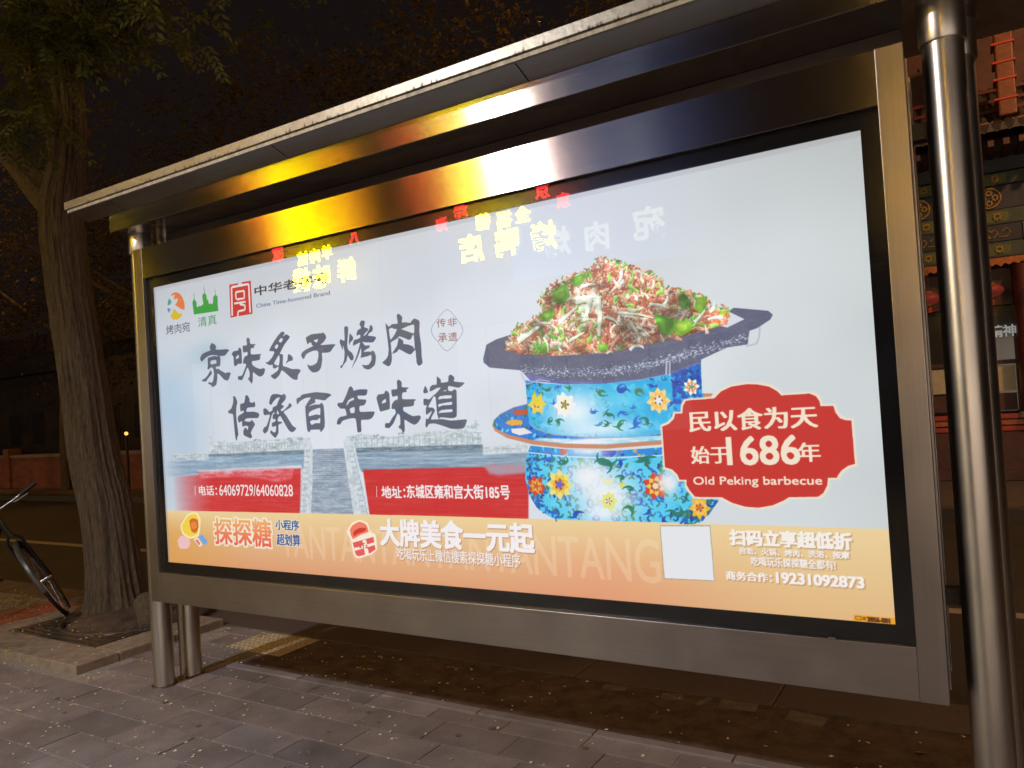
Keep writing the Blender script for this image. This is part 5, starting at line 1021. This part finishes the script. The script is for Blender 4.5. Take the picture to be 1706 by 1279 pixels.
M_winglass=mat('dark_window',(.035,.035,.04),.08,0,.1,3)
for x in cols[:-1]:
    a,b=x+.17,x+2.43
    fr=op(MB().box(a,b,BY+.30,BY+.34,.93,2.42),'shop_window',M_winglass)
    for k in range(5): MB().box(a+(b-a)*k/4-.018,a+(b-a)*k/4+.018,BY+.25,BY+.30,.93,2.42).obj('mullion',M_wood,fr)
    MB().box(a,b,BY+.26,BY+.299,1.6,1.66).obj('transom',M_wood,fr)
    MB().box(a+.03,b-.03,BY+.285,BY+.2985,1.22,1.58).obj('cream_panel',M_cream,fr)
    MB().box(a+.03,b-.03,BY+.285,BY+.2985,.95,1.19).obj('lower_panel',M_brown,fr)
    MB().box(a,b,BY+.2,BY+.5,2.43,2.94).obj('recess_board',M_wood,fr)
def text_obj(body,name,m,size,parent=None,loc=(0,0,0),rot=(R(90),0,0),ext=.006,off=.0,align='CENTER'):
    cu=bpy.data.curves.new(name,'FONT'); cu.body=body; cu.size=size; cu.extrude=ext; cu.offset=off; cu.align_x=align; cu.align_y='CENTER'; cu.resolution_u=2
    t=bpy.data.objects.new('tmp',cu); COL.objects.link(t); dg=bpy.context.evaluated_depsgraph_get(); me=bpy.data.meshes.new_from_object(t.evaluated_get(dg)); bpy.data.objects.remove(t); bpy.data.curves.remove(cu)
    me.materials.clear(); me.materials.append(m); me.name=name
    return link(name,me,parent,loc,rot)
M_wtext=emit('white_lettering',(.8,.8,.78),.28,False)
for i,ch in enumerate('精神'):
    text_obj(ch,'lettering',M_wtext,.175,old,OO+Vector((4.185+i*.165,BY+.235,2.05)),off=.004)
# fringe under the beams
fr=MB()
x=X0
while x<X1:
    fr.prism([(x,3.07),(x,2.985),(x+.05,2.955),(x+.10,2.985),(x+.15,2.94),(x+.2,2.985),(x+.25,2.955),(x+.3,2.985),(x+.3,3.07)],BY-.02,BY+.05); x+=.302
op(fr,'carved_fringe',M_orng)
# five painted beams
levels=[(3.07,3.275,'chev'),(3.28,3.515,'scroll'),(3.52,3.725,'chev'),(3.73,4.055,'flower'),(4.06,4.23,'chev')]
for z0,z1,k in levels:
    op(MB().box(X0,X1,BY-.04 if k!='flower' else BY-.02,BY+.3,z0,z1),'painted_beam',M_teal if k=='chev' else M_navy,bevel=.01)
chev=lambda h:MB().prism([(0,0),(.03,0),(.03+h*.45,h/2),(.03,h),(0,h),(h*.45,h/2)],-.02,.0)
cm={k:chev(k).mesh('chevron',M_gold) for k in (.17,.135)}
pet=MB()
for j in range(8):
    a=j*math.pi/4; r=.085; pet.prism([(.03*math.cos(a),.03*math.sin(a)),(r*math.cos(a+.3),r*math.sin(a+.3)),(r*1.35*math.cos(a),r*1.35*math.sin(a)),(r*math.cos(a-.3),r*math.sin(a-.3))],-.025,0)
pet.lathe([(.001,0),(.001,.001)],(0,0,0),3)
petm=pet.mesh('painted_flower',M_gold)
frm=MB().torus((0,0,0),(0,1,0),.135,.012,20,6).mesh('medallion_ring',M_gold)
scr=MB()
for s in (-1,1): scr.tube([(s*.02,0,-.06),(s*.07,0,.0),(s*.04,0,.05),(s*.0,0,.02)],.010,6); scr.tube([(s*.08,0,-.05),(s*.17,0,-.06),(s*.22,0,0),(s*.17,0,.06),(s*.12,0,.02)],.010,6)
scm=scr.mesh('scroll_ornament',M_gold); blk=MB().box(-.055,.055,-.03,.0,0,.31).mesh('red_block',M_redlac); blk2=MB().box(-.055,.055,-.03,.0,0,.22).mesh('red_block',M_redlac)
sqm=MB().box(-.13,.13,-.004,0,-.07,.07).mesh('painted_panel',mat('painted_green',(.10,.12,.05),.6,0,.3,12)); dot=MB().lathe([(.03,0),(.02,.012)],(0,0,0),10)
xs=[4.21+.86*k for k in range(-4,5)]
for x in xs:
    for z0,z1,k in levels:
        yy=BY-.041
        if k=='chev':
            h=.17 if z1-z0>.19 else .135
            for d in (-.30,-.22): link('chevron',cm[h],old,OO+Vector((x+d,yy,z0+(z1-z0-h)/2)))
            link('painted_panel',sqm,old,OO+Vector((x+.08,yy,(z0+z1)/2))); 
            f=link('painted_flower',petm,old,OO+Vector((x+.08,yy-.005,(z0+z1)/2))); f.scale=(.5,1,.5)
        elif k=='flower':
            link('medallion_ring',frm,old,OO+Vector((x+.0,BY-.03,(z0+z1)/2)))
            for a in range(4):
                f=link('painted_flower',petm,old,OO+Vector((x+.07*math.cos(a*1.57),BY-.022,(z0+z1)/2+.07*math.sin(a*1.57)))); f.scale=(.42,1,.42)
            link('red_block',blk,old,OO+Vector((x-.28,BY-.021,z0+.007))); 
        else:
            link('scroll_ornament',scm,old,OO+Vector((x-.0,yy-.004,(z0+z1)/2))); link('red_block',blk2,old,OO+Vector((x+.42,yy,z0+.007)))
# rafters, eave tiles, roof
rf=MB()
x=X0
while x<X1: rf.box(x,x+.07,BY-.75,BY+.5,4.42,4.5); x+=.17
op(rf,'rafters',M_wood)['kind']='stuff'
op(MB().box(X0,X1,BY-.1,BY+.45,4.235,4.41),'eave_board',M_navy)
tm=MB(); tm.prism([(-.06,.0),(-.05,-.05),(-.02,-.095),(0,-.11),(.02,-.095),(.05,-.05),(.06,0),(.05,.03),(-.05,.03)],-.02,.0); tmm=tm.mesh('drip_tile',mat('drip_tile',(.22,.13,.05),.5,0,.3,14))
x=X0+.07; 
while x<X1: link('drip_tile',tmm,old,OO+Vector((x,BY-.78,4.70))); x+=.14
roof=op(MB().add([(X0,BY-.8,4.71),(X1,BY-.8,4.71),(X1,BY+3,7.1),(X0,BY+3,7.1),(X0,BY-.8,4.6),(X1,BY-.8,4.6),(X1,BY+3,6.95),(X0,BY+3,6.95)],[(0,1,2,3),(4,7,6,5),(0,4,5,1),(1,5,6,2),(2,6,7,3),(3,7,4,0)]),'roof',M_tile)
tr_=MB(); 
x=X0+.07
while x<X1: tr_.tube([(x,BY-.8,4.725),(x,BY+3,7.115)],.04,6); x+=.14
tr_.obj('tile_rows',M_tile,roof)['kind']='stuff'
for k,(yy,z) in enumerate(((BY-.55,4.93),(BY-.2,5.16),(BY+.25,5.45),(BY+.6,5.68))): op(MB().box(X0,X1,yy-.02,yy+.03,z-.02,z+.03),'ridge_course',M_maroon,bevel=.005)
gp=op(MB().box(4.36,4.56,BY-.9,BY-.62,4.75,6.02),'gable_post',mat('gable_carving',(.16,.05,.015),.5,0,.4,25,.5,60),bevel=.02)
for z in (4.95,5.2,5.42,5.66,5.9): MB().box(4.325,4.575,BY-.915,BY-.61,z,z+.025).obj('moulding',M_redlac,gp)
MB().box(4.26,4.64,BY-.96,BY-.56,6.02,6.16).obj('cap',M_orng,gp,bevel=.02)
# lanterns hanging in the recess
M_lant=emit('lantern_silk',(.50,.07,.045),.16,False)
ltn=empty('red_lantern',(4.16,BY-.05,2.62),'small red lantern hanging in the window recess, left one of the visible pair','lantern','red lanterns under the painted beams')
def lantern_parts(t):
    MB().lathe([(.03,-.09),(.09,-.075),(.14,-.03),(.15,.0),(.14,.03),(.09,.075),(.03,.09)],(0,0,0),20).obj('lantern_body',M_lant,t,smooth=True)
    for z in (-.1,.088): MB().lathe([(.05,0),(.05,.014)],(0,0,z),14).obj('cap_ring',M_gold,t)
    MB().tube([(0,0,.1),(0,0,.44)],.004,5).obj('cord',M_wood,t); MB().lathe([(.012,-.16),(.03,-.18),(.035,-.26)],(0,0,.06),10).obj('tassel',M_redlac,t)
lantern_parts(ltn)
for x,lb in ((4.66,'small red lantern in front of the maroon column, right one of the visible pair'),(3.4,'small red lantern hidden behind the steel posts, third from the right'),(2.6,'small red lantern further left behind the light box')):
    c=copy_tree(ltn); c.location=(x,BY-.2 if x>4.5 else BY-.05,2.60); c['label']=lb
# ---------------------------------------------------------------- LOW WALL, SHRUB, LAMPS ACROSS THE ROAD (left)
lw=empty('low_wall',(-20,8.6,0),'low reddish wall with square piers across the road at the far left','wall')
LO=-Vector(lw.location)
M_lw=mat('red_render',(.24,.085,.055),.8,0,.3,3,.2,30,stretch=(1,1,3))
MB().box(-60,-3.2,8.5,8.7,0,.86).obj('wall_panel',M_lw,lw,loc=LO); MB().box(-60,-3.2,8.46,8.74,.86,.94).obj('coping',M_slab,lw,loc=LO)
for i in range(14): MB().box(-3.4-i*3.3,-3.1-i*3.3,8.42,8.78,0,1.12).obj('pier',M_lw,lw,loc=LO,bevel=.01)
# dark houses behind
M_dark=mat('dark_render',(.05,.04,.038),.85,0,.3,1.5); M_roofd=mat('dark_tiles',(.035,.03,.028),.7,0,.3,6)
def house(x0,x1,y,h,label,seed):
    hs=empty('house',((x0+x1)/2,y,0),label,'building','dark houses across the road'); L=-Vector(hs.location)
    MB().box(x0,x1,y,y+6,0,h).obj('wall',M_dark,hs,loc=L); MB().prism([(x0-.4,h),(x1+.4,h),(x1-.3,h+1.4),(x0+.3,h+1.4)],y-.5,y+6.5).obj('roof',M_roofd,hs,loc=L)
    k=int((x1-x0)/1.7)
    for i in range(k):
        xx=x0+.6+i*1.7; f=MB().box(xx,xx+.9,y-.03,y+.02,1.1,2.4).obj('window',M_wood,hs,loc=L); MB().box(xx+.06,xx+.84,y-.035,y-.0305,1.16,2.34).obj('pane',M_winglass,f)
house(-12.5,-2.4,12.0,3.6,'dark single storey house across the road, behind the canopy',1); house(-24,-13,12.5,4.4,'taller dark house across the road, seen left of the forked trunk',2); house(-40,-25,13,3.8,'farthest dark house at the left edge',3)
sh=empty('shrub',(-16.6,9.3,0),'small reddish shrub showing above the low wall','shrub'); g=random.Random(4); sb=MB()
for _ in range(700):
    o=Vector((g.gauss(0,.28),g.gauss(0,.25),1.25+g.gauss(0,.24))); a=g.uniform(0,6.28); d=Vector((math.cos(a),math.sin(a),g.uniform(-.5,.8))).normalized(); s=d.orthogonal().normalized(); sb.add([o,o+d*.05+s*.025,o+d*.1,o+d*.05-s*.025],[(0,1,2,3)])
sb.obj('foliage',mat('red_leaf',(.20,.06,.03),.6,0,.3,5),sh)['kind']='stuff'; MB().tube([(0,0,0),(.02,0,1.1)],.03,8).obj('stem',M_bark,sh)
gl_=empty('garden_lamp',(-13.17,8.0,0),'tiny yellow lamp glowing low across the road, right of the tree trunk','lamp')
MB().tube([(0,0,0),(0,0,1.32)],.03,8).obj('lamp_post',M_dark_steel,gl_); MB().lathe([(.02,0),(.04,.02),(.04,.06),(.02,.08)],(0,0,1.33),12).obj('lamp_glass',emit('yellow_glow',(1,.55,.12),1.6,False),gl_,smooth=True)
# ---------------------------------------------------------------- STREET LAMPS
def street_lamp(x,y,h,ang,power,color,rad,label,arm=1.2,group='street lamps',aim=None):
    t=empty('street_lamp',(x,y,0),label,'street lamp',group); dx,dy=math.cos(ang),math.sin(ang)
    MB().lathe([(.09,0),(.085,.4),(.06,.45),(.045,h)],(0,0,0),16).obj('pole',M_dark_steel,t,smooth=True)
    MB().tube([(0,0,h-.2),(dx*arm*.4,dy*arm*.4,h+.12),(dx*arm,dy*arm,h+.2)],.03,10).obj('arm',M_dark_steel,t,smooth=True)
    hx,hy=dx*(arm+.2),dy*(arm+.2)
    hd=MB().lathe([(.15,.0),(.17,.03),(.12,.10),(.03,.13)],(hx,hy,h+.13),20).obj('lamp_head',M_dark_steel,t,smooth=True)
    MB().lathe([(.13,0),(.13,.006)],(hx,hy,h+.12),20).obj('lamp_glass',emit('lamp_glass_'+str(len(bpy.data.materials)),color,14,False),t)
    ld=bpy.data.lights.new('lamp_light','SPOT' if aim else 'POINT'); ld.energy=power; ld.color=color; ld.shadow_soft_size=rad
    lo=bpy.data.objects.new('lamp_light',ld); COL.objects.link(lo); lo.parent=t; lo.location=(hx,hy,h+.12-rad-.02)
    if aim:
        ld.spot_size=R(96); ld.spot_blend=1.0
        lo.rotation_euler=(Vector(aim)-Vector((x+hx,y+hy,h))).to_track_quat('-Z','Y').to_euler()
    return t
street_lamp(-1.75,-4.9,4.75,R(12),LAMP_W,(1,.96,.97),.14,'white pavement lamp on a grey pole facing the light box',1.25,'lamps on the pavement',(1.3,-.5,0))
street_lamp(-.7,11.0,10.2,R(160),LAMP_O,(1,.42,.10),.12,'orange street lamp across the road behind the canopy right half',2.2)
street_lamp(-17.5,5.6,10.4,R(-90),LAMP_O*1.3,(1,.42,.10),.12,'orange street lamp far down the road on the left',.9)
street_lamp(6.9,7.0,6.6,R(-90),LAMP_O*1.0,(1,.50,.22),.12,'orange street lamp right of the old painted building',.9)
# ---------------------------------------------------------------- SHOPS BEHIND THE VIEWER (seen only as reflections)
SY=-9.0
M_shopw=mat('shop_wall',(.10,.085,.075),.8,0,.25,2,.2,30); M_shopw2=mat('shop_wall_grey',(.13,.12,.115),.8,0,.25,2,.2,30)
M_blue=emit('blue_sign_face',(.14,.20,.50),BLUE_E,False)
_n=M_blue.node_tree.nodes; _l=M_blue.node_tree.links; _g=_n.new('ShaderNodeNewGeometry'); _s=_n.new('ShaderNodeSeparateXYZ'); _m=_n.new('ShaderNodeMapRange'); _m.interpolation_type='SMOOTHSTEP'   # fade of light towards this end put into the emission
_l.new(_g.outputs['Position'],_s.inputs[0]); _l.new(_s.outputs[0],_m.inputs[0]); _m.inputs[1].default_value=1.2; _m.inputs[2].default_value=-.8; _m.inputs[3].default_value=.08*BLUE_E; _m.inputs[4].default_value=BLUE_E; _l.new(_m.outputs[0],_n['Principled BSDF'].inputs['Emission Strength'])
M_wlet=emit('pale_sign_letter',(.8,.85,.75),BLUE_E*1.3,False)
M_yel=emit('yellow_led',(1,.78,.0),YEL_E,True); M_red=emit('red_led',(1,.03,.04),RED_E,False); M_tubeR=emit('added_red_neon',(1,.10,.02),NEON_E*.8,True); M_tubeM=emit('added_mellow_neon',(1,.66,.0),NEON_E*.55,True); M_tubeD=emit('added_amber_neon',(1,.55,.08),NEON_E*.9,True); M_tubeO=emit('added_orange_neon',(1,.28,.01),NEON_E*.6,True); M_tubeY=emit('added_yellow_neon',(1,.62,.0),NEON_E,True)
M_shopwin=emit('lit_shop_window',(.75,.82,.9),WIN_E,True); M_addedwarm=emit('added_window_glow',(1,.80,.62),WARM_E,True)  # warm pane glow is added to brighten reflections in the steel posts
def shop(x0,x1,h,label,m,lit,warm=False):
    s=empty('shop_building',((x0+x1)/2,SY-3,0),label,'building','shops facing the light box'); L=-Vector(s.location)
    MB().box(x0,x1,SY-6,SY-.3,0,h).obj('wall',m,s,loc=L); MB().box(x0,x1,SY-.3,SY-.05,3.1,3.25).obj('ledge',M_dark_steel,s,loc=L); MB().box(x0-.05,x1+.05,SY-.5,SY-.02,h-.2,h+.1).obj('cornice',m,s,loc=L)
    k=max(1,int((x1-x0)/1.5)); w=(x1-x0)/k
    for i in range(k):
        a=x0+i*w; f=MB().box(a+.06,a+w-.06,SY-.34,SY-.27,.15,3.0).obj('shop_window',M_dark_steel,s,loc=L)
        MB().box(a+.12,a+w-.12,SY-.268,SY-.262,.9 if i%2 else .25,2.95).obj('pane',((M_addedwarm if warm else M_shopwin) if (i in lit) else M_winglass),f)
        MB().box(a+w/2-.02,a+w/2+.02,SY-.26,SY-.24,.25,2.95).obj('mullion',M_dark_steel,f)
    for i in range(k):
        a=x0+i*w; f=MB().box(a+.35,a+w-.35,SY-.32,SY-.27,h-1.0,h-.35).obj('window',M_dark_steel,s,loc=L); MB().box(a+.4,a+w-.4,SY-.268,SY-.262,h-.95,h-.4).obj('pane',M_winglass,f)
    return s
shop(-2.9,3.2,6.2,'grey shop with a blue name board and lit windows, facing the light box',M_shopw2,(0,1))
shop(-6.2,-2.95,7.6,'brown restaurant with yellow lettering, facing the light box',M_shopw,(1,))
shop(-12.5,-6.25,7.5,'second brown restaurant with yellow lettering, further along',M_shopw,(0,2))
shop(3.9,14,6.4,'shop with warm window light added for the post reflections, at the right of the row facing the light box',M_shopw2,(0,1,2,3,4,5),True)
shop(14.1,26,6.0,'farther shop with window light added for the post reflections, at the right end of the row',M_shopw,(0,1,3,4,6),True)
shop(-30,-14.3,5.8,'long shop, window light added for the post reflections, at the far left end of the row facing the light box',M_shopw,(0,1,2,4,5,7,8),True)
def refl(u,v,D=9.0):
    p=at_y(u,v,D); return Vector((p.x,-D,p.z)), (p-CAM).dot(CF)/F_PX
def sign(name,label,items,m,board=None,mb=None,group='restaurant signs behind the viewer'):
    s=empty(name,(0,SY,3),label,'sign',group); ps=[]
    for ch,u,v,px in items:
        p,k=refl(u,v); p.y=SY+.06; s0=px*k; ps.append((p,s0)); text_obj(ch,'letter',m,s0*1.2,s,p-Vector((0,SY,3)),(R(90),0,R(180)),.02,.007*s0/.3)
    return s
sign('restaurant_sign','yellow lit lettering over the brown restaurant nearest the blue board',[('全',873,360,24),('福',842,368,24),('德',807,372,24),('烤',908,397,41),('鸭',846.5,407,41),('店',787,417.5,41)],M_yel)
sign('restaurant_sign','yellow lit lettering over the second restaurant further along',[('羊',547,422,20),('肉',527,428,20),('馆',507,433,20),('鲜',580,453,34),('味',538,464,34),('楼',505,470,34)],M_yel)
sign('roof_sign','red lit characters high on the restaurant fronts, two repeats added as ghost images',[('京',905,320,24),('海',770,352,24),('家',465,425,22),('京',940,336,22),('海',738,376,20),('八',592,398,18)],M_red)  # the repeated characters are added as ghost reflections in the glass
bs=sign('shop_name_board','blue illuminated name board with three pale characters',[('烤',930,407,42),('肉',996,397,42),('宛',1082,376,48)],M_wlet)
a,_=refl(790,470); b_,_=refl(1150,300); c_,_=refl(1180,425)
MB().box(-2.95,1.25,SY-.03,SY+.02,3.62,4.95).obj('board',M_blue,bs,loc=-Vector(bs.location)); MB().box(-3.0,1.3,SY-.05,SY+.03,3.5,3.615).obj('board_rim',mat('board_rim',(.5,.48,.4),.5),bs,loc=-Vector(bs.location))
# neon light bands added for the coloured glows on the steel frame
def neon(x0,x1,z,h,m,label):
    t=empty('added_neon_band',((x0+x1)/2,SY,z),label,'added neon light','neon bands added for the steel reflections')
    MB().box(x0-(x0+x1)/2,x1-(x0+x1)/2,-.02,.0,-.03,h+.03).obj('backing',M_dark_steel,t)
    k=max(2,int(h/.17))
    gn=random.Random(int(abs(x0)*100)); wx=(x1-x0)/max(1,round((x1-x0)/.42)); n_c=max(1,round((x1-x0)/.42)); off=[gn.random()<.28 and n_c>2 for _ in range(n_c)]
    for i in range(k):
        mb=MB(); z=.02+h*i/(k-1)*.95; any_=False
        for c_ in range(n_c):
            if off[c_] or gn.random()<.22: continue
            a=x0-(x0+x1)/2+wx*c_+.03; mb.tube([(a,.04,z),(a+wx-.06,.04,z)],.03,8); any_=True
        if any_: mb.obj('tube',m,t,smooth=True)
neon(-15.2,-13.62,3.7,1.6,M_tubeM,'tall yellow neon band added at the far left to yellow the steel stile')
neon(3.2,4.5,3.6,1.2,M_tubeD,'dim amber neon band added at the right to warm the right stile and post')
neon(-4.50,-2.45,5.3,1.6,M_tubeY,'yellow neon band added over the restaurant nearest the blue board')
neon(-5.05,-4.56,5.3,1.6,M_tubeR,'short red neon band added left of the nearer yellow band')
neon(-8.95,-7.35,5.3,1.6,M_tubeY,'yellow neon band added over the second restaurant')
neon(-7.30,-6.45,5.3,1.6,M_tubeO,'orange neon band added beside the farther yellow band')
neon(-10.2,-9.0,5.3,1.6,M_tubeR,'red neon band added at the far end of the second restaurant')
